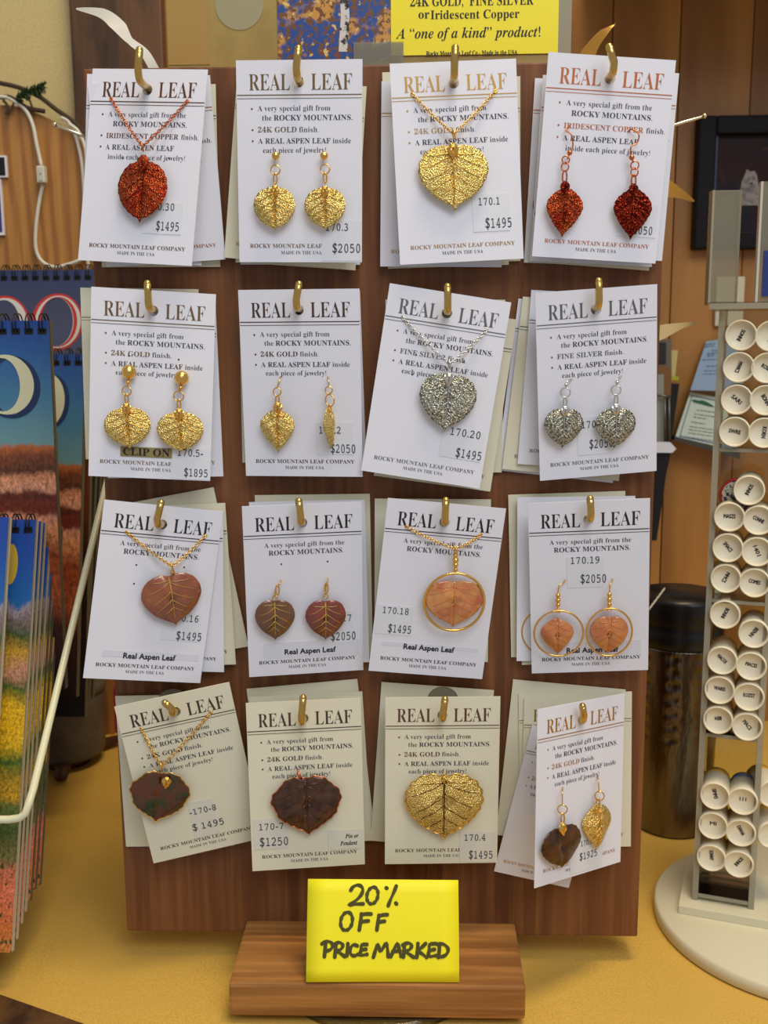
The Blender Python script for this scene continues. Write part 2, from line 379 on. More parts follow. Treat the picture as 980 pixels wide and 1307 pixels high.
bm = bmesh.new(); box(bm, -1.0, 1.0, YW+.012, YW+.04, -.3, 1.2)
wall = tag(obj('wall_back', bm, M_groove), kind='structure')
def xw(px, y=YW): return at(px, 300, y).x
bm = bmesh.new(); box(bm, -1.0, xw(104), YW, YW+.0118, GZ, 1.2); obj('painted_panel', bm, M_beige, wall)
bm = bmesh.new(); box(bm, xw(103, YW-.012), xw(217, YW-.012), YW-.012, YW-.0002, GZ, 1.2, .0015)
tag(obj('trim_1', bm, M_trimw), kind='structure')
ed = [xw(p) for p in (217, 330, 440, 560, 660, 775, 859, 949, 1040, 1140, 1250)]
for i, (a, b) in enumerate(zip(ed, ed[1:])):
    bm = bmesh.new(); box(bm, a+.0003, b-.0003, YW+random.uniform(0, .0012), YW+.0118, GZ, 1.2, .0007)
    bmesh.ops.translate(bm, verts=bm.verts, vec=(-a, 0, 0))
    obj('plank', bm, M_pine[i % 3], wall, Matrix.Translation((a, 0, 0)))

bm = bmesh.new(); box(bm, xw(735), 1.0, YW-.19, YW-.0015, .53, .552, .001)  # shelf added out of view above the frame, to shade the upper pine wall
tag(obj('added_shade_shelf', bm, M_trimw), kind='structure')
# ==================================================================  DISPLAY STAND
CARDS = {
 '11': ((-0.0960, -0.0133, 0.3524, 4.0, -11.1, -7.7), 'copper', 'brown', 'w'),
 '12': ((-0.0302, -0.0157, 0.3528, 0.8, -2.5, 0.9), 'gold', 'dull', 'w'),
 '13': ((0.0344, -0.0147, 0.3523, -2.7, 4.9, -2.5), 'gold', 'gold', 'w'),
 '14': ((0.0934, -0.0150, 0.3527, 3.6, 2.7, 1.0), 'copper', 'copper', 'w'),
 '21': ((-0.0948, -0.0168, 0.2624, 3.6, 7.4, -1.1), 'gold', 'dull', 'w'),
 '22': ((-0.0315, -0.0139, 0.2624, -0.0, -4.8, 3.4), 'gold', 'dark', 'w'),
 '23': ((0.0255, -0.0152, 0.2610, 9.2, 1.9, -0.8), 'silver', 'silver', 'w'),
 '24': ((0.0939, -0.0138, 0.2619, -3.9, 6.9, 5.4), 'silver', 'silver', 'w'),
 '31': ((-0.0981, -0.0160, 0.1712, 9.2, 20.4, 1.2), 'plain', 'black', 'w'),
 '32': ((-0.0318, -0.0136, 0.1722, -0.8, 9.7, 6.7), 'plain', 'black', 'w'),
 '33': ((0.0261, -0.0139, 0.1723, 6.2, 5.4, 5.0), 'plain', 'black', 'w'),
 '34': ((0.0928, -0.0137, 0.1735, -2.7, -1.7, 6.9), 'plain', 'black', 'w'),
 '41': ((-0.0852, -0.0140, 0.0866, -9.8, 10.3, 3.4), 'gold', 'dark', 'c'),
 '42': ((-0.0325, -0.0152, 0.0823, -0.7, 6.9, -1.7), 'gold', 'dark', 'c'),
 '43': ((0.0289, -0.0145, 0.0842, 0.5, 3.5, -0.4), 'gold', 'fb', 'c'),
 '44': ((0.0902, -0.0205, 0.0839, 2.7, 33.9, -3.2), 'gold', 'gold', 'w')}
WHAT = {
 '11': 'white card of the copper leaf necklace, at top left of the board', '12': 'white card holding two gold leaves on ball posts, top row',
 '13': 'white card of the large gold leaf necklace, top row', '14': 'white card with copper print holding copper leaf earrings, top right of the board',
 '21': 'white card marked CLIP ON holding two gold leaf earrings', '22': 'white card with one gold leaf earring seen edge on, second row',
 '23': 'tilted white card of the silver leaf necklace', '24': 'white card holding two silver leaf earrings, second row',
 '31': 'white card of the russet leaf necklace on a gold chain, third row', '32': 'white card with two brown natural leaf earrings, third row',
 '33': 'white card of the orange leaf in a gold hoop necklace', '34': 'white card with two orange leaves in gold hoops, price sticker near its top',
 '41': 'cream card tilted at bottom left of the board, with a dark green and brown leaf', '42': 'cream card marked Pin or Pendant behind a dark brown leaf',
 '43': 'cream card behind the large gold heart-shaped leaf, bottom row', '44': 'white card turned sideways with one dark and one gold leaf, bottom right'}
HOOK = {'11': ((178, 62), (197, 108)), '12': ((381, 60), (380, 103)), '13': ((581, 59), (579, 103)), '14': ((777, 58), (777, 100)),
        '21': ((188, 360), (194, 388)), '22': ((382, 361), (384, 394)), '23': ((571, 364), (572, 390)), '24': ((764, 357), (764, 386)),
        '31': ((206, 640), (209, 668)), '32': ((381, 638), (386, 664)), '33': ((569, 637), (569, 662)), '34': ((753, 635), (751, 662)),
        '41': ((209, 896), (215, 922)), '42': ((387, 889), (389, 919)), '43': ((568, 891), (568, 919)), '44': ((743, 900), (740, 928))}
stand = empty('display_stand', (0, .008, GZ), 'upright reddish wooden display board on a block base, hung with cards of leaf jewelry', 'display stand')
bm = bmesh.new(); box(bm, -.1225, .1225, 0, .016, 0, .3944, .0009); wobj('board', bm, M_board, stand)
bm = bmesh.new(); box(bm, -.0643, .0643, -.049, .052, -.0095, .006, .0014); wobj('base_block', bm, M_block, stand)
bm = bmesh.new(); lathe(bm, [(.001, GZ), (.053, GZ), (.0545, GZ+.001), (.0545, GZ+.003), (.053, GZ+.004), (.001, GZ+.004)], 64)
wobj('turntable_disk', bm, M_clear, stand, True)
for k, (t, e) in HOOK.items():
    E_ = pose(*CARDS[k][0]) @ Vector((cx_(25.5), 0, cz_(7.9))); T = at(*t, -.0245); bm = bmesh.new()
    pts = [Vector((E_.x, .004, E_.z)), Vector((E_.x, -.019, E_.z))]
    for a in (.25, .5, .75, 1):
        th = a*PI/2; pts.append(Vector((E_.x, -.020-.0035*math.sin(th), E_.z+.0035*(1-math.cos(th)))))
    c = pts[-1]; up = (T-c); L_ = up.length
    pts += [c+up*.5, T-up.normalized()*.0006]
    tube(bm, pts, [.00155]*(len(pts)), 12); ball(bm, T-up.normalized()*.0006, .00155, 12)
    wobj('hook', bm, M_brass, stand, True)
# front cards
PM = {}
for k, (p, kind, foil, pap) in CARDS.items():
    M = pose(*p); PM[k] = M
    PM[k+'o'] = make_card(M, kind, 'brown' if foil == 'fb' else foil, M_card if pap == 'w' else M_card2, WHAT[k])
# cards hanging behind: hook, corner, px, py, roll, depth(mm), paper, kind, foil
BACK = [
 ('11', 'br', 287.7, 331, -3.2, 5.0, 'w', 'copper', 'copper'), ('11', 'br', 257, 339, 4.6, 3.6, 'w', 'copper', 'brown'), ('11', 'bl', 130, 341, .3, 1.6, 'c', 'copper', 'brown'),
 ('12', 'bl', 286, 328.6, 6.0, 6.0, 'c', 'gold', 'gold'), ('12', 'br', 453.5, 345, 4.2, 4.0, 'c', 'gold', 'gold'), ('12', 'br', 459.5, 338, .6, 2.0, 'w', 'gold', 'gold'),
 ('13', 'bl', 495, 343, -1.4, 3.5, 'c', 'gold', 'gold', 1.0), ('13', 'br', 640, 341, 0.8, 5.5, 'w', 'gold', 'gold'), ('13', 'br', 664, 333, -.9, 1.6, 'c', 'gold', 'gold'),
 ('14', 'bl', 673.6, 334, 4.6, 3.2, 'c', 'copper', 'copper'), ('14', 'bl', 676, 333, 3.2, 5.0, 'w', 'copper', 'copper'), ('14', 'br', 844.7, 333, 3.2, 7.0, 'w', 'copper', 'copper'), ('14', 'br', 823, 341, 2.6, 1.5, 'w', 'copper', 'copper'),
 ('21', 'br', 285, 608, -.8, 5.5, 'w', 'gold', 'gold'), ('21', 'bl', 109.5, 586, 1.2, 2.5, 'c', 'gold', 'gold'),
 ('22', 'br', 467.5, 592, -1.6, 4.5, 'w', 'gold', 'dark'), ('22', 'tr', 457, 371, .5, 2.4, 'c', 'blank', 'dark'),
 ('23', 'br', 640, 603, .5, 2.0, 'c', 'silver', 'silver'), ('23', 'br', 622.5, 615, 6.6, 4.6, 'w', 'silver', 'silver'), ('23', 'bl', 477, 607, 8.0, 7.0, 'c', 'silver', 'silver'),
 ('24', 'bl', 640.7, 598.5, 6.1, 3.0, 'c', 'silver', 'silver'), ('24', 'tl', 678, 370, 3.6, 4.6, 'w', 'silver', 'silver'), ('24', 'br', 782, 616.5, 6.5, 1.6, 'w', 'silver', 'silver'),
 ('31', 'br', 285.8, 858, 1.5, 5.4, 'w', 'plain', 'black'), ('31', 'br', 301, 848, -2, 3.8, 'c', 'plain', 'black'), ('31', 'br', 317, 825, -10.5, 2.2, 'c', 'blank', 'black'),
 ('32', 'tl', 317.6, 641, -1.2, 4.4, 'w', 'blank', 'black'), ('32', 'br', 468.8, 838.8, -1.5, 2.8, 'c', 'plain', 'black', .89), ('32', 'tl', 325, 632, -.6, 1.4, 'c', 'blank', 'black'),
 ('33', 'br', 622.4, 845, .5, 3.0, 'c', 'blank', 'black'),
 ('34', 'bl', 666, 848.7, -2.6, 3.6, 'c', 'plain', 'black'), ('34', 'tr', 810.7, 633, -.6, 5.4, 'w', 'blank', 'black'), ('34', 'tr', 797.9, 626.7, -1.8, 1.8, 'c', 'blank', 'black'),
 ('41', 'bl', 160.8, 1080.7, -1.2, 2.0, 'c', 'blank', 'dark'),
 ('42', 'br', 474.5, 1073, -3.0, 3.0, 'c', 'blank', 'dark', .92), ('42', 'tr', 456, 866.6, -5.6, 1.6, 'c', 'blank', 'dark', .92), ('42', 'tl', 317.5, 890, -.8, 4.6, 'c', 'blank', 'dark'),
 ('43', 'bl', 472.7, 1073, 4.2, 2.6, 'c', 'blank', 'dark', .98),
 ('44', 'bl', 632.9, 1065.7, 5.2, 1.5, 'c', 'blank', 'gold', .96), ('44', 'br', 805, 1080.4, -1.5, 2.2, 'c', 'gold', 'gold', .95), ('44', 'bl', 630.3, 1112, 13.0, 4.2, 'w', 'gold', 'gold', .93, .70), ('44', 'tl', 669, 892, .6, 3.0, 'c', 'gold', 'gold', .93, .84)]
HOLDN = {'11': 'copper leaf necklace card', '12': 'ball post gold earring card', '13': 'large gold leaf necklace card', '14': 'copper earring card',
         '21': 'CLIP ON earring card', '22': 'edge-on gold earring card', '23': 'tilted silver necklace card', '24': 'silver earring card',
         '31': 'russet leaf necklace card', '32': 'brown leaf earring card', '33': 'orange leaf hoop necklace card', '34': 'orange hoop earring card',
         '41': 'tilted dark leaf card', '42': 'Pin or Pendant card', '43': 'gold heart-shaped leaf card', '44': 'turned dark and gold leaf card'}
CORN = {'tl': (-HW, HH), 'tr': (HW, HH), 'bl': (-HW, -HH), 'br': (HW, -HH)}
CN = {'tl': 'top left', 'tr': 'top right', 'bl': 'lower left', 'br': 'lower right'}
used = {}
for k, cn, px, py, roll, dep, pap, kind, foil, *more in BACK:
    sz = more[0] if more else .94; sw = more[1] if len(more) > 1 else 1
    P = at(px, py, -dep*mm); a = math.radians(roll); lx, lz = CORN[cn]; lx *= sw; lz *= sz
    dx, dz = lx*math.cos(a)+lz*math.sin(a), -lx*math.sin(a)+lz*math.cos(a)
    M = pose(P.x-dx, -dep*mm, P.z-dz, roll, 0, 0) @ Matrix.Diagonal((sw, 1, sz, 1))
    pw = 'white' if pap == 'w' else 'cream'
    lab = '%s card peeking out %s behind the %s' % (pw, CN[cn], HOLDN[k])
    n = used.get(lab, 0); used[lab] = n+1
    if n: lab = '%s card peeking out furthest %s behind the %s' % (pw, CN[cn], HOLDN[k])
    PM[(k, cn, px)] = (M, make_card(M, kind, foil, M_card if pap == 'w' else M_card2, lab, 'spare cards behind the front cards'))
# ---- stickers and stamps on the front cards (positions from the card's own plane)
def on_card(k, px, py, off=0.0):
    M = PM[k]; n = (M.to_3x3() @ Vector((0, -1, 0))).normalized(); P0 = M.translation+n*off
    return M.inverted() @ atp(px, py, P0, n)
def sticker(k, r, texts, style='m', paper=None, name='price_sticker', ink=None, lift=.00018, target=None, bold=.00003):
    a = on_card(k, r[0], r[1]); b = on_card(k, r[2], r[3]); par = target or PM[k+'o']
    x0, x1 = sorted((max(-HW, min(HW, a.x)), max(-HW, min(HW, b.x)))); z0, z1 = sorted((max(-HH, min(HH, a.z)), max(-HH, min(HH, b.z))))
    o = None
    if paper is not False:
        bm = bmesh.new(); box(bm, x0, x1, -lift, -lift+.00012, z0, z1); o = obj(name, bm, paper or (M_stickc if k in ('41', '42', '43') else M_stick), par)
    bm = bmesh.new()
    for s, px, py, hpx, asp in texts:
        c = on_card(k, px, py); sc = mpp(PM[k].translation); cap = hpx*sc
        w = glyphs(s, style)[2]*cap/CAPH[style]*asp
        text_to(bm, s, style, c.x-w/2, c.x+w/2, c.z-cap/2, cap, M=Matrix.Translation((0, -lift-.00006, 0)), bold=bold)
    link('stamped_digits' if style == 'm' else 'printed_words', flatmesh('digits', bm), ink or M_stamp, o or par)
A9 = .82
sticker('11', (183.6, 258, 231, 300), [('170.30', 206, 264, 9, A9), ('$1495', 214, 289, 11, .62)])
sticker('12', (411, 282, 462, 333), [('170.3', 430, 290, 9, A9), ('$2050', 442, 317, 11, .72)])
sticker('13', (602, 249, 651, 294), [('170.1', 624, 257, 9, .78), ('$1495', 636, 284.5, 12, .62)])
sticker('14', (790, 259, 836, 304), [('170.31', 808, 268, 8, A9), ('$2050', 817, 294, 10, .68)])
sticker('21', (219, 571, 269, 613), [('170.5-', 243, 578, 9, .8), ('$1895', 250, 603.5, 10, .66)])
sticker('22', (403, 539, 451, 580), [('170.2', 421, 549, 9, .8), ('$2050', 437.8, 572.6, 11, .64)])
sticker('23', (566, 545, 613, 590), [('170.20', 594, 553, 9.5, .84), ('$1495', 598, 580, 11, .66)])
sticker('24', (736.5, 533, 779, 578), [('170.21', 759, 541, 9, .8), ('$2050', 767, 566, 11, .62)])
sticker('31', (209, 781, 253, 819), [('170.16', 236, 789, 9, .8), ('$1495', 241, 812, 10.5, .68)])
sticker('32', (408, 781, 450, 819), [('170.17', 431, 789, 9, .8), ('$2050', 438, 811.6, 11, .64)])
sticker('33', (482, 771, 524, 811.6), [('170.18', 505, 779.4, 8.5, .8), ('$1495', 510, 802.7, 10.5, .62)])
sticker('34', (723, 711, 770, 748.8), [('170.19', 746.5, 714.8, 9, .82), ('$2050', 757, 738.4, 11, .64)])
sticker('41', (239, 1025, 280, 1063), [('-170-8', 258.6, 1033.5, 8, .9), ('$ 1495', 265.6, 1052, 9, .9)])
sticker('42', (323, 1046, 368, 1082), [('170-7', 346, 1054.7, 8.5, .9), ('$1250', 349.6, 1074, 11, .72)])
sticker('42', (418, 1060, 463, 1082), [('Pin or', 449, 1066.5, 5.6, .8), ('Pendant', 445, 1075.5, 5.6, .8)], style='bi', name='use_label', ink=M_inkd, bold=.00003)
sticker('43', (586.5, 1062, 632, 1100), [('170.4', 606, 1068.7, 8.5, .82), ('$1495', 613.4, 1090.7, 10.5, .64)])
sticker('44', (728, 1070, 768, 1104), [('170.9', 748, 1075, 7, .7), ('$1925', 750.4, 1090.7, 9, .74)])
M_olive = mat('olive_label', (140, 126, 74), .4)
sticker('21', (154, 569.5, 219.5, 585), [('CLIP ON', 187, 577, 9.5, 1.05)], style='b', paper=M_olive, name='clip_label', ink=M_inkd, lift=.00032)
for k, px, py in (('31', 191, 838), ('32', 396, 830), ('33', 547.5, 827), ('34', 756, 829)):
    lab = mat('white_label', (216, 217, 226), .45) if k == '31' else bpy.data.materials['white_label']
    sticker(k, (px-60, py-9, px+62, py+(4 if k == '32' else 5.5)), [('Real Aspen Leaf', px, py, 7.4, 1.0)], style='s', paper=lab, name='leaf_label', ink=M_inkd, lift=.0001, bold=.00012)
for k, pts in (('31', ((174, 721), (235, 724), (171, 745))), ('32', ((359, 720), (418, 716.6))), ('23', ((531, 453), (592, 462), (526, 478))), ('11', ((157, 202), (216, 202))), ('21', ((164.5, 454), (228, 459)))):
    bm = bmesh.new()
    for px, py in pts:
        c = on_card(k, px, py); disc(bm, 0, 0, .00042, y=0, M=Matrix.Translation((c.x, -.0001, c.z)))
    link('pin_holes', flatmesh('pin_holes', bm), M_stamp, PM[k+'o'])
for key, px, py in ((('41', 'bl', 160.8), 221, 886), (('43', 'bl', 472.7), 566, 884)):
    M, card = PM[key]; P = M.inverted() @ at(px, py, M.translation.y); bm = bmesh.new()
    prism(bm, [Vector((P.x+.0068*math.cos(PI*q/16), -.0003, P.z-.003+.0058*math.sin(PI*q/16))) for q in range(17)], Vector((0, .0002, 0)))
    tube(bm, [Vector((P.x+.0068*math.cos(PI*q/16), -.0004, P.z-.003+.0058*math.sin(PI*q/16))) for q in range(17)], .0002, 5); obj('plastic_tab', bm, M_tape, card)
# ==================================================================  JEWELRY
OUT = {'round': [(0, -1.12), (.07, -1.0), (.30, -.90), (.64, -.66), (.90, -.30), (1.0, .08), (.93, .46), (.72, .78), (.42, .95), (.16, 1.0), (0, .97)],
       'heart': [(0, -1.10), (.06, -.99), (.26, -.86), (.58, -.62), (.86, -.26), (1.0, .12), (.96, .48), (.78, .78), (.50, .95), (.22, .98), (0, .89)],
       'ovate': [(0, -1.22), (.08, -1.08), (.28, -.88), (.60, -.56), (.88, -.16), (1.0, .16), (.92, .48), (.68, .74), (.36, .94), (.12, 1.04), (0, 1.06)],
       'wide': [(0, -1.14), (.07, -1.02), (.34, -.84), (.66, -.60), (.84, -.38), (.92, -.10), (1.02, .14), (.94, .46), (.78, .62), (.60, .86), (.30, .98), (.12, .94), (0, .92)]}
_ot = {}
def outline(t, kind):
    """radius around an aspen leaf; t = 0 at the tip (down), positive to the right"""
    if kind not in _ot:
        P = [Vector((x, z, 0)) for x, z in OUT[kind]]; q = spline(P, 6); _ot[kind] = sorted((math.atan2(abs(p.x), -p.y), math.hypot(p.x, p.y)) for p in q)
    a = abs(((t+PI) % (2*PI))-PI); T = _ot[kind]
    for (a0, r0), (a1, r1) in zip(T, T[1:]):
        if a <= a1: return r0+(r1-r0)*max(0, (a-a0))/max(1e-9, a1-a0)
    return T[-1][1]
def leaf_mesh(w, h, kind, dome=.0016, ser=.03, nser=22, curl=0., seed=0):
    rnd = random.Random(seed); bm = bmesh.new(); n = 88; rings = [.0, .2, .4, .6, .8, .93, 1.0]
    pts = [];
    for k in range(n):
        t = 2*PI*k/n; r = outline(t, kind)*(1+ser*(abs(((t*nser/PI) % 2)-1)-.5)+rnd.uniform(-.006, .006))
        pts.append((math.sin(t)*r, -math.cos(t)*r))
    xs = [p[0] for p in pts]; zs = [p[1] for p in pts]; kx = w/(max(xs)-min(xs)); kz = h/(max(zs)-min(zs)); cz = (max(zs)+min(zs))/2
    ph = rnd.uniform(0, 6)
    def P(x, z, f):
        X = x*kx*f; Z = z*kz*f-cz*kz
        g = 1.0 if (x, z) == (0, 0) else min(1, f*math.hypot(x, z)/outline(math.atan2(x, -z), kind))
        y = -dome*(1-g*g)+curl*abs(x*f)*.5*w + .00035*math.sin(5*x*f+ph)*math.cos(4*z*f+ph)
        y += .0007*math.exp(-(x*f/.08)**2)
        return Vector((X, y, Z))
    c = bm.verts.new(P(0, 0, 0)); prev = None
    for f in rings[1:]:
        cur = [bm.verts.new(P(x, z, f)) for x, z in pts]
        for k in range(n):
            if prev is None: bm.faces.new((c, cur[k], cur[(k+1) % n]))
            else: bm.faces.new((prev[k], cur[k], cur[(k+1) % n], prev[(k+1) % n]))
        prev = cur
    bmesh.ops.recalc_face_normals(bm, faces=bm.faces)
    g = bmesh.ops.extrude_face_region(bm, geom=bm.faces[:])
    bmesh.ops.translate(bm, vec=(0, .0004, 0), verts=[v for v in g['geom'] if isinstance(v, bmesh.types.BMVert)])
    return mesh('leaf', bm, True), P, pts
def veins_mesh(P, w, r=.00030, n=4, kind='heart'):
    bm = bmesh.new(); dy = Vector((0, -.00012, 0))
    tube(bm, [P(0, .86-1.8*i/9, 1.0)+dy for i in range(10)], [r*(1.5-.11*i) for i in range(10)], 6)
    rv = random.Random(int(w*1e6))
    for s in (-1, 1):
        for j in range(n+1):
            z0 = (.74, .70, .36, .02, -.34)[j]+rv.uniform(-.05, .05); sl = (.12, .62, .78, .86, .90)[j]+rv.uniform(-.08, .08); pts = []
            for i in range(9):
                t = i/8*.95; x = s*t; z = z0-sl*t+.16*t*t+rv.uniform(-.012, .012)
                if math.hypot(x, z) > .90*outline(math.atan2(x, -z), kind): break
                pts.append(P(x, z, 1.0)+dy)
            if len(pts) > 2: tube(bm, pts, [r*(.75-.06*i) for i in range(len(pts))], 5)
    return mesh('veins', bm, True)
def rim_mesh(P, pts, r=.00028):
    bm = bmesh.new(); tube(bm, [P(x, z, 1.0) for x, z in pts[::1]], r, 6, closed=True); return mesh('rim', bm, True)
def frame_on(k, px, py, off, roll=0, yaw=0):
    """matrix of a piece hanging off a card by off metres, at a pixel of the photograph"""
    M = PM[k]; n = (M.to_3x3() @ Vector((0, -1, 0))).normalized()
    P = atp(px, py, M.translation+n*off, n); R = M.to_3x3().to_4x4()
    base = CARDS[k][0][3]
    R = R @ Matrix.Rotation(math.radians(roll-base), 4, 'Y') @ Matrix.Rotation(math.radians(yaw), 4, 'Z')
    return Matrix.Translation(P) @ R
def P_on(k, px, py, off):
    M = PM[k]; n = (M.to_3x3() @ Vector((0, -1, 0))).normalized(); return atp(px, py, M.translation+n*off, n)
def child_world(name, bm, m, root, smooth=True):
    bmesh.ops.transform(bm, matrix=root.matrix_basis.inverted(), verts=bm.verts)
    return obj(name, bm, m, root, None, smooth)
def cap_piece(root, M, w, m):
    """folded leaf-shaped bail that grips the top of the pendant, with its loop"""
    me, P, pts = leaf_mesh(w, w*1.45, 'ovate', dome=w*.25, ser=.06, nser=9, seed=3)
    o = link('bail_leaf', me, m, root, root.matrix_basis.inverted() @ M)
    return o
def leaf_piece(root, k, px, py, wpx, hpx, kind, m, mv, off=.0032, roll=0, yaw=0, veins=True, rim=None, dome=.0016, ser=.03, seed=0, vr=.00028, curl=0):
    M = frame_on(k, px, py, off, roll, yaw); s = mpp(M.translation)
    s2 = s*(1+.02)
    me, P, pts = leaf_mesh(wpx*s2/max(.3, math.cos(math.radians(CARDS[k][0][4]))), hpx*s2, kind, dome, ser, seed=seed, curl=curl)
    o = link('leaf', me, m, root, root.matrix_basis.inverted() @ M)
    if veins: link('veins', veins_mesh(P, wpx*s, vr, 4, kind), mv, o)
    if rim: link('rim', rim_mesh(P, pts), rim, o)
    return o, M, s
def chain_mesh(a, b, r=.00046, sag=.0):
    """small cable links from a to b"""
    bm = bmesh.new(); L_ = (b-a).length; n = max(6, int(L_/.0011)); t = (b-a).normalized()
    x = t.cross(Vector((0, 1, 0))).normalized(); y = t.cross(x)
    for i in range(n):
        f = (i+.5)/n; c = a.lerp(b, f)+Vector((0, 0, -sag*4*f*(1-f))); nn = x if i % 2 else y
        z = nn.cross(t)
        tube(bm, [c+t*(.00086*math.cos(2*PI*q/8))+z*(.00055*math.sin(2*PI*q/8)) for q in range(8)], .00021, 5, closed=True)
    return bm
def necklace(k, label, leafargs, metal, chain_px, bail, capm=None, capw=None, hoop=None, off=.0036, chain=True, bead=None):
    P = P_on(k, leafargs[0], leafargs[1], off)
    root = empty('leaf_necklace', P, label, 'necklace')
    lo, M, s = leaf_piece(root, k, *leafargs[:5], leafargs[5], leafargs[6], off=off, **leafargs[7])
    B = P_on(k, bail[0], bail[1], off+.0006)
    if chain:
        for c in (chain_px[0], chain_px[1]):
            A = P_on(k, c[0], c[1], .0003); o = child_world('chain', chain_mesh(A, B, sag=.0006), metal, root); o['kind'] = 'stuff'
            bm = bmesh.new(); torus(bm, A, PM[k].to_3x3() @ Vector((0, 1, 0)), .0006, .0002, 10, 5); child_world('chain_end', bm, metal, root)
    if capm:
        C = frame_on(k, capw[0], capw[1], off+.0022, leafargs[7].get('roll', 0)); cap_piece(root, C, capw[2]*s, capm)
    bm = bmesh.new(); torus(bm, B, (1, .2, .2), .0013, .00035, 14, 6, sz=1.5); child_world('bail_ring', bm, metal, root)
    if bead:
        bm = bmesh.new()
        for px, py, r in bead: ball(bm, P_on(k, px, py, off), r*s, 12)
        child_world('bead', bm, metal, root)
    if hoop:
        H = frame_on(k, hoop[0], hoop[1], off+.0004, 0); bm = bmesh.new()
        torus(bm, (0, 0, 0), (0, 1, 0), hoop[2]*s, .0006, 48, 8); link('hoop', mesh('hoop', bm, True), metal, root, root.matrix_basis.inverted() @ H)
    return root
necklace('11', 'copper lace leaf pendant on a pink copper chain', (181, 245, 66, 76, 'round', M_copl, M_copl, dict(roll=5, seed=1)), M_copp, ((141.5, 126), (239, 129)), (181.5, 187), M_copl, (182, 209, 16))
necklace('13', 'wide gold lace leaf pendant on a gold chain, top row', (579, 227, 89, 80, 'heart', M_gold, M_goldp, dict(roll=-2, seed=2)), M_goldp, ((526, 120), (633, 115)), (579, 171), M_goldp, (578, 193, 15))
necklace('23', 'silver lace leaf pendant on a fine chain', (570.8, 514, 72, 72, 'heart', M_sil, M_silp, dict(roll=6, seed=3)), M_silp, ((513.8, 405), (621, 421)), (573.5, 465), M_silp, (572.5, 485, 13))
necklace('31', 'glossy russet leaf pendant with yellow veins on a gold chain', (220, 766, 70, 67, 'heart', M_nat, M_nvein, dict(roll=-6, seed=4, ser=.004, dome=.0022, vr=.00026)), M_goldp, ((161.6, 679), (262, 684)), (219.5, 723), bead=[(220, 730, 3)])
necklace('33', 'pale orange leaf pendant inside a gold hoop on a chain', (579.5, 771, 76, 62, 'heart', M_nato, M_nveino, dict(roll=1, seed=5, ser=.03, dome=.0016, vr=.00022)), M_goldp, ((518.5, 672), (613.5, 682.5)), (580.5, 701), hoop=(579.7, 768.5, 38.5), bead=[(581, 709, 3.4), (581.3, 715, 4.2), (581.3, 721, 3.6), (581.3, 727, 3.2)])
necklace('41', 'dark green and brown leaf pendant with gold rim on a chain', (203, 1018, 74, 70, 'wide', M_dark, M_goldp, dict(roll=10, seed=6, veins=False, rim=M_goldp)), M_goldp, ((180, 930), (269, 909.5)), (206, 978), M_goldp, (212, 1000, 12))
# single leaves pinned to their cards
def pin(k, label, a, m, mv, kw, knob):
    P = P_on(k, a[0], a[1], .0034); root = empty('leaf_pin', P, label, 'leaf pin')
    lo, M, s = leaf_piece(root, k, *a, m, mv, off=.0034, **kw)
    bm = bmesh.new(); A = P_on(k, knob[0], knob[1], .0034); B = P_on(k, knob[2], knob[3], .0034)
    tube(bm, [A, A.lerp(B, .5)+Vector((0, -.0006, 0)), B], [.0005, .0007, .0005], 8); torus(bm, B, (1, 0, 0), .0009, .0003, 12, 6)
    child_world('stem_loop', bm, M_goldp if 'gold' in label else M_copp, root)
pin('42', 'dark brown wide leaf with a thin copper rim, bottom row', (391.5, 1029, 88, 78, 'wide'), M_dark2, M_dark2, dict(roll=-3, seed=7, rim=M_copp, dome=.002), (385, 994, 380, 985))
pin('43', 'big gold heart-shaped lace leaf with long veins, bottom row', (566.5, 1030, 99, 88, 'heart'), M_gold, mat('vein_dark_gold', (120, 84, 36), .3, 1), dict(roll=0, seed=8, dome=.002, ser=.045, vr=.0003, rim=M_goldp), (566.5, 1002, 566.5, 988))
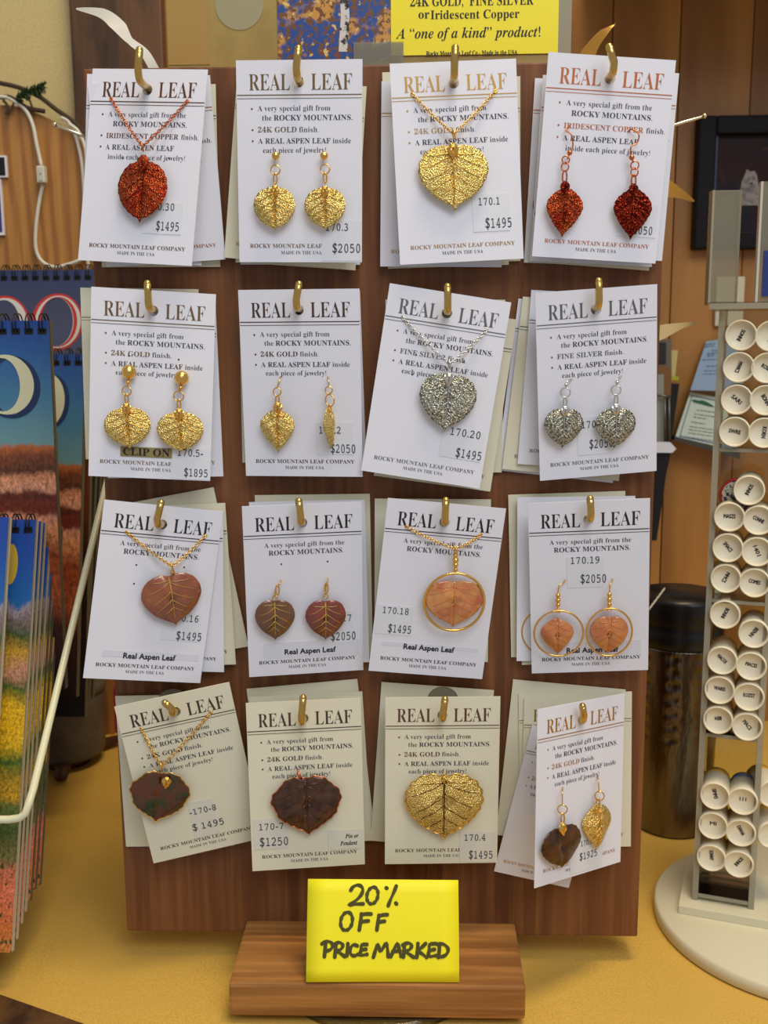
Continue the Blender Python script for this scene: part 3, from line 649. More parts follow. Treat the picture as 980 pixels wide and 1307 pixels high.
def earring(k, label, leaf, m, mv, metal, kw=None, rings=(), top='hook', tp=None, cap=None, ball_=None, loop=None, hoop=None, group=None, beads=()):
    off = .0034; kw = kw or {}
    P = P_on(k, leaf[0], leaf[1], off); root = empty('leaf_earring', P, label, 'earring', group)
    lo, M, s = leaf_piece(root, k, *leaf, m, mv, off=off, **kw)
    for i, (px, py, r) in enumerate(rings):
        bm = bmesh.new(); torus(bm, P_on(k, px, py, off), (0.1, 1, 0) if i % 2 == 0 else (.8, 1, .1), r*s, .0003, 18, 6); child_world('jump_ring', bm, metal, root)
    if loop:
        bm = bmesh.new(); torus(bm, P_on(k, loop[0], loop[1], off), (0, 1, 0), loop[2]*s, .00035, 18, 6, sx=.55, sz=1.6); child_world('bail_loop', bm, metal if not hoop else metal, root)
    if cap: cap_piece(root, frame_on(k, cap[0], cap[1], off+.0020, kw.get('roll', 0)), cap[2]*s, cap[3])
    if ball_:
        bm = bmesh.new(); ball(bm, P_on(k, ball_[0], ball_[1], off-.0006), ball_[2]*s, 18); child_world('ball_post', bm, metal, root)
        bm = bmesh.new(); tube(bm, [P_on(k, ball_[0], ball_[1], off-.001), P_on(k, ball_[0], ball_[1]-2, .0003)], .0004, 6); child_world('post_pin', bm, metal, root)
    if beads:
        bm = bmesh.new()
        for px, py, r in beads: ball(bm, P_on(k, px, py, off), r*s, 12)
        child_world('bead', bm, metal, root)
    if top == 'hook' and tp:
        # French hook: from the ring up, over and through the card
        bm = bmesh.new(); pts = [P_on(k, x, y, o_) for x, y, o_ in tp]; tube(bm, spline(pts, 6), .00032, 6); child_world('ear_wire', bm, metal, root)
    if hoop:
        H = frame_on(k, hoop[0], hoop[1], off+.0004, 0); bm = bmesh.new()
        torus(bm, (0, 0, 0), (0, 1, 0), hoop[2]*s, .00045, 48, 8, sz=hoop[3]/hoop[2]); link('hoop', mesh('hoop', bm, True), metal, root, root.matrix_basis.inverted() @ H)
    return root
V = dict(seed=11)
earring('12', 'left gold lace leaf earring on a ball post, top row', (350.3, 267, 53, 53, 'round'), M_gold, M_goldp, M_goldp, dict(seed=11), rings=[(351.4, 217, 6)], ball_=(351.8, 199, 5.2), cap=(351, 244, 11, M_goldp), loop=(351.3, 228, 4))
earring('12', 'right gold lace leaf earring on a ball post, top row', (414.7, 267, 52, 52, 'round'), M_gold, M_goldp, M_goldp, dict(seed=12), rings=[(414.7, 216, 6)], ball_=(413.5, 199, 5.2), cap=(414.5, 245, 11, M_goldp), loop=(414.7, 227, 4))
earring('14', 'left copper leaf earring, paler lace, on a wire hook', (720, 271, 46, 61, 'ovate'), M_copl, M_copl, M_copp, dict(seed=13, roll=4), rings=[(722, 204, 4.6), (721, 213, 5.2)], loop=(720.5, 226, 5), cap=(721, 240, 12, M_copd), beads=[(727, 195, 3.4)], tp=[(724, 203, .0034), (727, 195, .0034), (731, 186, .0032), (729, 172, .003), (722, 166, .0022), (727, 160, .0002)])
earring('14', 'right copper leaf earring, darker red, on a wire hook', (807, 273, 48, 63, 'ovate'), M_copd, M_copl, M_copp, dict(seed=14, roll=2), rings=[(810, 211, 5), (809.6, 220, 5)], loop=(808.5, 231, 5), cap=(808.5, 243, 12, M_copd), beads=[(806, 201, 3.6)], tp=[(808, 208, .0034), (806, 200, .0034), (805, 188, .0034), (813, 182, .003), (815, 171, .003), (806, 165, .0015), (801, 168, .0002)])
earring('21', 'left gold lace leaf clip-on earring with a large ball', (163, 547, 58, 52, 'round'), M_gold, M_goldp, M_goldp, dict(seed=15, roll=-3), rings=[(161.6, 499, 6)], ball_=(164.4, 475, 9.3), cap=(161.5, 523, 12, M_goldp), loop=(161.5, 509, 4), beads=[(163.5, 488, 3.4)])
earring('21', 'right gold lace leaf clip-on earring with a large ball', (230, 552, 58, 51, 'round'), M_gold, M_goldp, M_goldp, dict(seed=16, roll=2), rings=[(228, 505.5, 6.5)], ball_=(231.7, 482.5, 9.3), cap=(228.5, 530, 12, M_goldp), loop=(228.3, 516, 4), beads=[(230.5, 495, 3.4)])
earring('22', 'gold lace leaf earring seen face on, second row', (354, 550, 44, 56, 'ovate'), M_gold, M_goldp, M_goldp, dict(seed=17), rings=[(353.7, 500, 5)], cap=(354.4, 522, 12, M_goldp), loop=(354, 511, 4), tp=[(354, 495, .0034), (356.5, 486, .003), (358, 481, .0002)])
earring('22', 'gold leaf earring turned edge on, second row', (421.5, 546, 40, 54, 'ovate'), M_gold, M_goldp, M_goldp, dict(seed=18, yaw=80, roll=-3, veins=False), rings=[(419.6, 498, 4.5), (420.8, 511, 7.5)], tp=[(419.5, 494, .0034), (419.5, 486, .003), (418.5, 481, .0002)], loop=(421, 521, 2.6))
earring('24', 'left silver lace leaf earring, second row', (719, 547, 49, 50, 'heart'), M_sil, M_silp, M_silp, dict(seed=19), rings=[(721.5, 501, 6)], cap=(721, 526, 11, M_silp), loop=(721, 514, 4), tp=[(722, 495, .0034), (724, 487, .0034), (730, 484, .0002)], beads=[(722.5, 491, 2.6)])
earring('24', 'right silver lace leaf earring, second row', (785.5, 547, 51, 51, 'heart'), M_sil, M_silp, M_silp, dict(seed=20), rings=[(786, 498, 6)], cap=(786, 524, 12, M_silp), loop=(786, 511, 4), tp=[(787, 492, .0034), (788, 484, .0034), (793, 480, .0002)], beads=[(787.5, 488, 2.6)])
earring('32', 'left glossy olive brown leaf earring, third row', (351, 792, 49, 54, 'heart'), M_natg, M_nvein, M_goldp, dict(seed=21, ser=.006, dome=.002), rings=[(351, 763, 3)], tp=[(350.5, 761, .0034), (352, 751, .0034), (357.5, 744, .0034), (358.5, 741, .0002)], loop=(354, 753, 4))
earring('32', 'right glossy red brown leaf earring, third row', (415.5, 792, 50, 54, 'heart'), M_natr, M_nvein, M_goldp, dict(seed=22, ser=.006, dome=.002), rings=[(415.7, 761, 3)], tp=[(415.7, 759, .0034), (416, 749, .0034), (418, 741, .0034), (418.6, 738, .0002)], loop=(416.4, 751, 4))
earring('34', 'left orange leaf earring inside a gold hoop', (711, 813, 41, 50, 'ovate'), M_natp, M_nveino, M_goldp, dict(seed=23, ser=.006, dome=.0022, roll=-3), hoop=(712.9, 808.5, 31, 31), rings=[(712, 779, 3)], beads=[(712, 760, 3.2), (712, 766, 3.6), (712, 772, 3.2)], tp=[(712, 758, .0034), (713.5, 748, .0034), (720, 743, .0015), (721, 740, .0002)])
earring('34', 'right orange leaf earring inside a gold hoop', (777, 811, 47, 51, 'heart'), M_natp, M_nveino, M_goldp, dict(seed=24, ser=.006, dome=.0022), hoop=(777.4, 807, 28.8, 32.5), rings=[(777.6, 777, 3)], beads=[(777.6, 759, 3.2), (777.6, 765, 3.6), (777.6, 771, 3.2)], tp=[(777.6, 757, .0034), (778.5, 747, .0034), (781, 742, .0015), (781.5, 739, .0002)])
earring('44', 'dark red brown leaf earring with a gold cap, bottom right', (717, 1082, 54, 55, 'heart'), M_dark2, M_dark2, M_goldp, dict(seed=25, veins=False, roll=-3), rings=[(717.7, 1033, 6)], cap=(718.5, 1059, 13, M_goldp), loop=(718, 1045, 4), tp=[(717.5, 1027, .0034), (717.5, 1012, .0034), (718.2, 1005, .0002)])
earring('44', 'gold plated leaf earring turned sideways, bottom right', (764, 1056, 40, 60, 'ovate'), M_gold, M_goldp, M_goldp, dict(seed=26, roll=4, curl=.15), rings=[(765, 1016, 6)], cap=(762, 1033, 10, M_goldp), loop=(763, 1025, 4), tp=[(764.5, 1011, .0034), (763.5, 998, .0034), (763, 990, .0002)])
# the hoop and leaf showing from cards behind
def behind(key, px, py, mk, label):
    M, card = PM[key]; n = Vector((0, -1, 0)); P = at(px, py, M.translation.y-.0016); root = empty('leaf_earring', P, label, 'earring'); return P, root
P, root = behind(('34', 'bl', 666), 697, 806, 0, 'gold hoop earring half hidden on the card behind the orange hoop earrings')
s = mpp(P); bm = bmesh.new(); torus(bm, (0, 0, 0), (0, 1, 0), 31*s, .00045, 48, 8); link('hoop', mesh('hoop', bm, True), M_goldp, root)
me, Pf, pts = leaf_mesh(38*s, 46*s, 'ovate', .0008, .006); link('leaf', me, M_natp, root)
P, root = behind(('14', 'bl', 673.6), 690, 268, 0, 'dark copper leaf edge peeking left of the copper earring card')
me, Pf, pts = leaf_mesh(19*s, 44*s, 'ovate', .0006, .03); link('leaf', me, M_copd, root); bm = bmesh.new(); torus(bm, (0, 0, .0095), (0, 1, 0), .0016, .0003, 16, 6); link('jump_ring', mesh('r', bm, True), M_copp, root)
# ==================================================================  YELLOW SALE NOTE
M_note = mat('note_yellow', (248, 238, 30), .55)
M_mark = mat('marker_ink', (74, 72, 24), .6)
BL = at(391, 1252, -.0478); zb = .0065
nb = [atz(391, 1252, zb), atz(589, 1254, zb)]; yb = (nb[0].y+nb[1].y)/2
nt_ = [at(395, 1122, yb+.014), at(587, 1125, yb+.014)]
U2 = (nb[1]-nb[0]); U2.normalize(); V2 = (nt_[0]-nb[0]); V2 = (V2-U2*V2.dot(U2)).normalized(); N2 = U2.cross(V2)
if N2.y > 0: N2 = -N2
nw, nh = (nb[1]-nb[0]).length*.985, (nt_[0]-nb[0]).length
note = empty('sale_note', nb[0], 'bright yellow handwritten sale note propped on the base block', 'note')
def loc_(p): return p-nb[0]
bm = bmesh.new(); grid = []
for j in range(9):
    row = []
    for i in range(9):
        a, b = i/8, j/8; q = U2*(nw*a)+V2*(nh*b)+N2*(.0018*math.sin(PI*b)*.6+.002*(1-b)**3*(1-a)**2)
        row.append(bm.verts.new(q))
    grid.append(row)
for j in range(8):
    for i in range(8): bm.faces.new((grid[j][i], grid[j][i+1], grid[j+1][i+1], grid[j+1][i]))
g = bmesh.ops.extrude_face_region(bm, geom=bm.faces[:]); bmesh.ops.translate(bm, vec=-N2*.0003, verts=[v for v in g['geom'] if isinstance(v, bmesh.types.BMVert)])
obj('note_paper', bm, M_note, note, None, True)
bm = bmesh.new(); D = Vector((0, .022, -.0003))
prism(bm, [V2*nh*.999-N2*.0004, U2*nw+V2*nh*.999-N2*.0004, U2*nw+V2*nh*.55+Vector((0, .010, 0)), V2*nh*.55+Vector((0, .010, 0))], -N2*.0003)
obj('folded_back_flap', bm, M_note, note)
def arc(cx, cy, rx, ry, a0=0, a1=360, n=18, tilt=.0): return [(cx+rx*math.cos(math.radians(a0+(a1-a0)*i/n))+tilt*math.sin(math.radians(a0+(a1-a0)*i/n)), cy+ry*math.sin(math.radians(a0+(a1-a0)*i/n))) for i in range(n+1)]
STR = [
 ('2', [[(405, 82), (412, 72), (424, 67), (436, 71), (440, 82), (434, 97), (418, 113), (400, 125), (418, 122), (441, 121)]]),
 ('0', [arc(468, 97, 16, 24, -80, 290, tilt=-3)]),
 ('%', [[(508, 75), (510, 76)], [(537, 70), (530, 88), (520, 110), (514, 126)], [(536, 119), (538, 121)]]),
 ('O', [arc(393, 171, 17, 26, -70, 300, tilt=-3)]),
 ('F', [[(436, 150), (434, 172), (430, 196)], [(436, 152), (450, 150), (464, 150)], [(433, 173), (446, 171), (456, 170)]]),
 ('F', [[(487, 154), (484, 174), (481, 196)], [(487, 156), (498, 153), (511, 152)], [(484, 175), (494, 172), (503, 171)]]),
 ('P', [[(333, 232), (331, 252), (329, 273)], [(322, 236), (335, 229), (348, 232), (353, 242), (346, 253), (333, 257)]]),
 ('R', [[(363, 236), (361, 254), (359, 274)], [(358, 238), (370, 232), (380, 236), (382, 244), (374, 254), (362, 257), (374, 263), (388, 273)]]),
 ('I', [[(397, 236), (396, 254), (394, 271)]]),
 ('C', [[(424, 242), (414, 239), (406, 246), (403, 257), (407, 268), (416, 271), (426, 267)]]),
 ('E', [[(452, 238), (437, 240), (435, 254), (433, 269), (452, 267)], [(436, 254), (449, 252)]]),
 ('M', [[(471, 275), (477, 255), (483, 237), (491, 258), (499, 248), (509, 235), (512, 254), (514, 274)]]),
 ('A', [[(521, 274), (530, 255), (540, 235), (546, 254), (551, 273)], [(527, 259), (548, 257)]]),
 ('R', [[(561, 238), (560, 256), (558, 275)], [(556, 240), (570, 234), (581, 239), (580, 248), (571, 256), (561, 258), (572, 265), (588, 276)]]),
 ('K', [[(600, 236), (599, 256), (597, 276)], [(622, 236), (610, 248), (600, 257), (611, 265), (625, 276)]]),
 ('E', [[(652, 236), (634, 239), (633, 255), (631, 273), (652, 271)], [(633, 256), (648, 253)]]),
 ('D', [[(663, 237), (662, 255), (660, 275)], [(656, 238), (672, 237), (684, 245), (688, 256), (682, 268), (671, 274), (659, 276)]])]
bm = bmesh.new(); wst = .00085
def note_pt(zx, zy):
    px, py = 270+zx/2.279, 1100+zy/2.279
    q = atp(px, py, nb[0], N2)-nb[0]; a = q.dot(U2)/nw; b = q.dot(V2)/nh
    return U2*(nw*a)+V2*(nh*b)+N2*(.0018*math.sin(PI*b)*.6+.002*(1-b)**3*(1-a)**2+.00025)
for ch, strokes in STR:
    for st in strokes:
        pts = [note_pt(x, y) for x, y in st]
        if len(pts) > 3: pts = spline(pts, 3)
        L1, L2 = [], []
        for i, p in enumerate(pts):
            t = (pts[min(i+1, len(pts)-1)]-pts[max(i-1, 0)]).normalized(); nn = t.cross(N2).normalized()*wst*(.85+.15*math.sin(i))
            L1.append(bm.verts.new(p+nn)); L2.append(bm.verts.new(p-nn))
        for i in range(len(pts)-1): bm.faces.new((L1[i], L1[i+1], L2[i+1], L2[i]))
        for p in (pts[0], pts[-1]):
            bm.faces.new([bm.verts.new(p+N2*.00003+U2*wst*math.cos(2*PI*q/10)+V2*wst*math.sin(2*PI*q/10)) for q in range(10)])
link('handwriting', flatmesh('handwriting', bm), M_mark, note)
# ==================================================================  HEADER SIGN BEHIND THE BOARD
YS = .0168
def wrect(bm, px0, py0, px1, py1, y, th):
    a = at(px0, py0, y); b = at(px1, py1, y); box(bm, min(a.x, b.x), max(a.x, b.x), y, y+th, min(a.z, b.z), max(a.z, b.z))
M_kraft = mat('khaki_card', (164, 138, 72), .5, var=('noise', 60, (150, 124, 62), .4, .7))
M_yel = mat('sign_yellow', (240, 224, 40), .5)
M_photo = mat('aspen_photo', (34, 72, 140), .4, var=[('noise', (48, 1, 60), (196, 142, 60), .50, .55), ('noise', (420, 1, 420), (112, 70, 34), .50, .56), ('noise', (300, 1, 300), (222, 186, 96), .60, .66)])
sign = empty('header_sign', at(470, 82, YS+.001), 'laminated sign with aspen photo and yellow panel standing behind the board', 'sign')
a = at(215, 83, YS); b = at(723, 60, YS)
bm = bmesh.new(); box(bm, a.x, b.x, YS+.0006, YS+.0016, .22, .47); wobj('backing', bm, M_kraft, sign)
bm = bmesh.new(); wrect(bm, 355, 80, 500, -90, YS+.0003, .0003); wobj('aspen_photo', bm, M_photo, sign)
M_bark = mat('aspen_bark', (206, 200, 190), .6, var=('noise', (200, 1, 260), (40, 32, 30), .5, .56))
bm = bmesh.new(); p = [(431, -60), (441, -60), (446, 20), (443, 66), (432, 66), (435, 20)]
prism(bm, [at(x, y, YS+.0002) for x, y in p], Vector((0, .0001, 0))); wobj('printed_trunk', bm, M_bark, sign)
bm = bmesh.new(); wrect(bm, 499, 71, 715, -90, YS-.0001, .0003); ypan = wobj('yellow_panel', bm, M_yel, sign)
bm = bmesh.new()
def line_at(bm, s, st, pxc, pyb, wpx, cappx, y, bold=0):
    c = at(pxc, pyb, y); sc = mpp(c); text_to(bm, s, st, c.x-wpx*sc/2, c.x+wpx*sc/2, c.z, cappx*sc, M=Matrix.Translation((0, y, 0)), bold=bold)
line_at(bm, '24K GOLD,  FINE SILVER', 'b', 602, 7, 157, 12, YS-.0002)
line_at(bm, 'or', 'b', 541, 23.5, 14, 10.5, YS-.0002); line_at(bm, 'Iridescent Copper', 'b', 606, 23.5, 113, 10.5, YS-.0002)
line_at(bm, 'A “one of a kind” product!', 'bi', 597, 48, 184, 12.5, YS-.0002)
line_at(bm, 'Rocky Mountain Leaf Co.- Made in the USA', 'r', 602, 70, 116, 5.2, YS-.0002, bold=.00005)
bmesh.ops.transform(bm, matrix=sign.matrix_basis.inverted(), verts=bm.verts)
link('sign_lettering', flatmesh('sign_lettering', bm), M_inkd, sign)
bm = bmesh.new(); c = at(305, 5, YS); s = mpp(c)
prism(bm, [c+Vector((31*s*math.cos(2*PI*k/40), .0004, 31*s*math.sin(2*PI*k/40))) for k in range(40)], Vector((0, .0002, 0)))
wobj('grey_disk_print', bm, mat('grey_print', (156, 148, 112), .5), sign)
bm = bmesh.new(); wrect(bm, 215, 83, 262, -90, YS+.0003, .0003); wobj('tan_strip', bm, mat('tan_card', (166, 132, 66), .5), sign)
bm = bmesh.new(); wrect(bm, 451, 54, 515, 84, YS-.0005, .0002); wobj('clear_tape', bm, M_tape, sign)
bm = bmesh.new(); wrect(bm, 714, -90, 728, 86, YS+.0001, .0012); wobj('sleeve_edge', bm, M_aedge, sign)
# ribbons
M_rib = mat('white_satin', (206, 202, 188), .3, spec=.6); M_ribg = mat('gold_satin', (176, 128, 50), .3, .5)
def ribbon(name, ctr, wdt, m, label):
    P = [at(*c) for c in ctr]; pts = spline(P, 8); n = len(pts); root_ = pts[0]
    bm = bmesh.new(); Ls, Rs = [], []
    for i, p in enumerate(pts):
        f = i/(n-1); j = min(int(f*(len(wdt)-1)), len(wdt)-2); g = f*(len(wdt)-1)-j
        w = wdt[j][0]*(1-g)+wdt[j+1][0]*g; an = math.radians(wdt[j][1]*(1-g)+wdt[j+1][1]*g)
        dv = Vector((math.cos(an), .35*math.sin(3*f), math.sin(an)))*w/2
        Ls.append(bm.verts.new(p-dv)); Rs.append(bm.verts.new(p+dv))
    for i in range(n-1): bm.faces.new((Ls[i], Ls[i+1], Rs[i+1], Rs[i]))
    g = bmesh.ops.extrude_face_region(bm, geom=bm.faces[:]); bmesh.ops.translate(bm, vec=(0, .0003, 0), verts=[v for v in g['geom'] if isinstance(v, bmesh.types.BMVert)])
    return tag(obj(name, bm, m, None, None, False), label, 'ribbon')
ribbon('ribbon', [(97, 11, .03), (130, 17, .028), (150, 32, .024), (166, 52, .022), (185, 68, .022), (203, 100, .021)], [(.0006, 80), (.0045, 70), (.0065, 20), (.0030, 55), (.0040, 20), (.0042, 15)], M_rib, 'white satin ribbon end curling above the top left of the board')
ribbon('ribbon', [(785, 30, .03), (770, 42, .026), (757, 58, .023), (748, 76, .0215), (742, 110, .0205)], [(.0006, 20), (.0035, -40), (.0050, -30), (.0075, -8), (.0085, 0)], M_ribg, 'gold satin ribbon end standing above the top right of the board')
ribbon('ribbon', [(886, 257, .03), (868, 247, .025), (850, 240, .022), (820, 236, .0205)], [(.0005, 60), (.0045, 75), (.0085, 88), (.0105, 90)], M_ribg, 'gold ribbon end sticking out right of the board beside the frame')
ribbon('ribbon', [(889, 412, .05), (870, 416, .04), (848, 423, .03), (825, 430, .0215)], [(.0004, 70), (.003, 80), (.0065, 88), (.0080, 90)], mat('tan_ribbon', (190, 166, 118), .45), 'pale tan ribbon tip sticking out right of the board above the file holder')
# pegs sticking out behind the board
M_pin = mat('peg_metal', (220, 208, 176), .2, 1)
for a, b, lab in (((70, 159, .006), (125, 181, .0165), 'thin metal peg sticking out left of the board'), ((899, 148, .006), (830, 169, .0165), 'thin metal peg sticking out right of the board')):
    A = at(*a); B = at(*b); bm = bmesh.new(); tube(bm, [A, B, B+(B-A)*.6+Vector((0, .003, 0))], .0007, 8); ball(bm, A, .0011, 10)
    tag(obj('metal_peg', bm, M_pin, None, None, True), lab, 'peg')
# ==================================================================  LEFT SIDE
# oak panel with rounded corner
YO = .285; z0 = GZ; pts = [at(0, 134, YO), at(25, 136, YO), at(55, 148, YO), at(80, 161, YO), at(98, 176, YO), at(108, 196, YO), at(113, 225, YO)]
xr = at(113, 300, YO).x
out = [Vector((pts[0].x-.1, YO, pts[0].z))]+spline(pts, 4)+[Vector((xr, YO, GZ)), Vector((pts[0].x-.1, YO, GZ))]
bm = bmesh.new(); prism(bm, out, Vector((0, .018, 0))); tag(obj('oak_panel', bm, M_oak), 'oak panel with a rounded top corner standing behind the calendars', 'panel')
# garland
gar = empty('pine_garland', at(20, 130, YO-.004), 'dark twig garland with a tuft of pine needles along the oak panel top', 'garland')
M_twig = mat('twig_bark', (62, 46, 30), .8); M_need = mat('pine_needle', (48, 70, 36), .6)
bm = bmesh.new()
for path, r in (([(0, 106), (22, 111), (48, 122), (72, 140), (92, 154), (105, 168), (114, 185)], .0016), ([(0, 124), (12, 124), (24, 131), (36, 138), (57, 142)], .0016), ([(38, 128), (42, 138), (50, 139), (57, 142)], .0007), ([(4, 128), (10, 136), (8, 146)], .001), ([(18, 130), (14, 140), (10, 147)], .0007)):
    tube(bm, spline([at(x, y, YO-.004) for x, y in path], 4), r, 7)
wobj('twig', bm, M_twig, gar, True)
bm = bmesh.new(); rnd = random.Random(4)
A, B = at(20, 125, YO-.006), at(55, 110, YO-.006)
for i in range(190):
    f = rnd.random(); c = A.lerp(B, f); an = rnd.uniform(0, 2*PI); dd = ((B-A).normalized()*.5+Vector((0, math.cos(an), math.sin(an)))*.8+Vector((math.sin(an)*.2, 0, 0))).normalized()
    L_ = rnd.uniform(.004, .0068)*(1-.25*f); tube(bm, [c, c+dd*L_], [.0006, .0003], 3)
o = wobj('needles', bm, M_need, gar); o['kind'] = 'stuff'
# cords
bm = bmesh.new(); tube(bm, spline([at(x, y, YO-.0045) for x, y in ((-5, 124), (8, 124), (20, 130), (33, 141), (42, 160), (47, 185), (53, 212))], 5), .0013, 8)
tube(bm, spline([at(x, y, YO-.0045) for x, y in ((55, 234), (50, 258), (46, 290), (46, 318), (54, 334), (70, 341), (92, 336), (110, 329), (130, 324))], 5), .0013, 8)
cord = empty('light_cord', at(54, 222, YO-.004), 'white light cord with an inline switch hanging before the oak panel', 'cord')
wobj('cord', bm, M_cord, cord, True)
c = at(53.5, 223, YO-.007); bm = bmesh.new(); box(bm, c.x-.0027, c.x+.0027, c.y-.003, c.y+.003, c.z-.0055, c.z+.0055, .0006); wobj('switch_body', bm, M_cord, cord)
bm = bmesh.new(); box(bm, c.x-.0014, c.x+.0016, c.y-.0036, c.y-.0029, c.z-.0045, c.z+.0045, .0003); wobj('switch_face', bm, mat('cord_grey', (190, 188, 170), .4), cord)
bm = bmesh.new(); ball(bm, (c.x+.0002, c.y-.0036, c.z), .0005, 8); wobj('screw', bm, M_black, cord)
for pth, y, lab in ([((78, 150), (88, 156), (97, 175), (104, 205), (107, 240), (107, 270), (104, 300)), YO-.0045, 'white cord looping down the right edge of the oak panel'], [((88, 158), (100, 168), (109, 190), (111, 225), (108, 265), (111, 310), (113, 345)), YO-.008, 'second thinner white cord hanging beside the board edge']):
    bm = bmesh.new(); tube(bm, spline([at(a, b, y) for a, b in pth], 5), .0012, 8); tag(obj('cord', bm, M_cord, None, None, True), lab, 'cord')
# small cards at the left edge of the frame
card1 = empty('black_card', at(-10, 213, YO-.006), 'black card with a white border at the left edge of the photo', 'card')
bm = bmesh.new(); wrect(bm, -40, 199, 9, 226, YO-.003, .0029); wobj('border', bm, M_card, card1)
bm = bmesh.new(); wrect(bm, -38, 201, 7, 224, YO-.0033, .0003); wobj('black_face', bm, M_black, card1)
M_purp = mat('purple_mottle', (168, 160, 190), .4, var=[('cells', (260, 260, 260), (60, 50, 120), .2, .4), ('noise', 240, (210, 120, 40), .62, .66)])
c2 = empty('postcard', at(-10, 266, YO-.006), 'small mottled purple postcard under the black card', 'card')
bm = bmesh.new(); wrect(bm, -40, 229, 5, 300, YO-.003, .0029); wobj('border', bm, M_card, c2)
bm = bmesh.new(); wrect(bm, -38, 231, 3, 296, YO-.0033, .0003); wobj('print', bm, M_purp, c2)
# calendars --------------------------------------------------------
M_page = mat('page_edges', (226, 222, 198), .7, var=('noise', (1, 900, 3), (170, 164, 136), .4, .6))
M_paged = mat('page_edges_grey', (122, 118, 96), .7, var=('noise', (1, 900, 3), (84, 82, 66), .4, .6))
def calendar(bot, top, yb, th, cover, edge, label, w=.20, rings=0, group=None, ringpx=(0, 0)):
    B = at(bot[0], bot[1], yb); lo, hi = yb-.1, yb+.35
    for _ in range(60):
        mid = (lo+hi)/2
        if at(top[0], top[1], mid).x < B.x: hi = mid
        else: lo = mid
    # left of the camera axis X grows more negative with depth
    T = at(top[0], top[1], (lo+hi)/2); T.x = B.x
    vz = (T-B); H = vz.length; vz.normalize(); vx = Vector((1, 0, 0)); vy = vz.cross(vx)
    if vy.y < 0: vy = -vy
    M = Matrix(((vx.x, vy.x, vz.x, B.x), (vx.y, vy.y, vz.y, B.y), (vx.z, vy.z, vz.z, B.z), (0, 0, 0, 1)))
    root = empty('wall_calendar', (0, 0, 0), label, 'calendar', group); root.matrix_basis = M
    bm = bmesh.new(); box(bm, -w, 0, .0004, th, 0, H, .0002); obj('pages', bm, edge, root)
    bm = bmesh.new(); box(bm, -w, 0, 0, .00038, 0, H); obj('cover', bm, cover, root)
    if rings:
        bm = bmesh.new()
        for dx in (-.0008, .0008): torus(bm, (dx, th/2+.0004, .0), (1, 0, 0), .0026+th/2, .00035, 14, 6)
        me = mesh('ring', bm, True); me.materials.append(M_black)
        for i in range(rings): link('ring', me, None, root, Matrix.Translation((-.0035-i*.0066, 0, H-.0015)))
        bm = bmesh.new(); 
        for i in range(rings): rect(bm, -.0035-i*.0066-.0022, -.0035-i*.0066+.0022, H-.0068, H-.0038, -.0001)
        link('punch_holes', flatmesh('h', bm), M_black, root)
    return root, M, H
def numeral(root, M, px, py, rx, ry, mm_, thick, y=-.00015, dx=0, dy=0, shift=0):
    P = M.inverted() @ atp(px, py, M.translation, M.to_3x3() @ Vector((0, 1, 0))); s = mpp(M @ P); n = 40
    outer = [Vector((P.x+rx*s*math.cos(2*PI*k/n), y, P.z+ry*s*math.sin(2*PI*k/n))) for k in range(n)]
    ix, iy = rx-thick, ry-thick*.32
    inner = [Vector((P.x+shift*s+ix*s*math.cos(2*PI*k/n), y, P.z+iy*s*math.sin(2*PI*k/n))) for k in range(n)]
    bm = bmesh.new(); prism(bm, outer, None, [inner]); link('numeral_print', flatmesh('numeral', bm), mm_, root)
M_red = mat('print_red', (186, 42, 36), .5); M_wht = mat('print_silver', (200, 198, 190), .5); M_crm = mat('print_cream', (204, 202, 166), .5); M_shd = mat('print_shadow', (20, 46, 84), .5)
C_navy = landscape('cover_desert_dusk', [(0, (24, 18, 16)), (.35, (48, 26, 20)), (.5, (120, 58, 30)), (.62, (96, 44, 26)), (.68, (60, 70, 90)), (.85, (66, 72, 100)), (.93, (52, 58, 86)), (1, (34, 50, 96))], .05, 10)
C_des = landscape('cover_desert_blue', [(0, (30, 16, 12)), (.18, (60, 26, 16)), (.26, (170, 84, 40)), (.38, (150, 66, 30)), (.44, (214, 140, 90)), (.475, (208, 140, 112)), (.49, (110, 40, 20)), (.54, (96, 36, 20)), (.555, (214, 150, 118)), (.585, (206, 136, 96)), (.60, (84, 44, 22)), (.64, (120, 60, 28)), (.665, (176, 96, 46)), (.675, (104, 146, 150)), (.8, (62, 118, 150)), (.92, (32, 84, 146)), (1, (22, 66, 140))], .035, 7, (5.0, (40, 18, 12), .56, .66, .0, .45), 1.6, tex=(.64, .68))
C_asp = landscape('cover_aspen_lake', [(0, (196, 120, 52)), (.06, (206, 110, 50)), (.14, (222, 118, 84)), (.185, (196, 110, 76)), (.20, (120, 110, 60)), (.27, (66, 82, 30)), (.33, (96, 110, 44)), (.35, (200, 150, 30)), (.43, (64, 100, 30)), (.47, (222, 176, 24)), (.55, (230, 180, 20)), (.60, (58, 92, 34)), (.63, (200, 140, 110)), (.68, (196, 150, 40)), (.72, (60, 84, 40)), (.76, (120, 100, 96)), (.785, (150, 140, 144)), (.80, (20, 96, 160)), (.9, (16, 76, 160)), (1, (14, 60, 150))], .05, 12, (5.5, (40, 70, 24), .56, .66, .12, .72), 1.4, tex=(.77, .80))
C_dull = landscape('cover_dark_stack', [(0, (60, 60, 50)), (.5, (40, 40, 36)), (1, (34, 44, 56))], .05, 10)
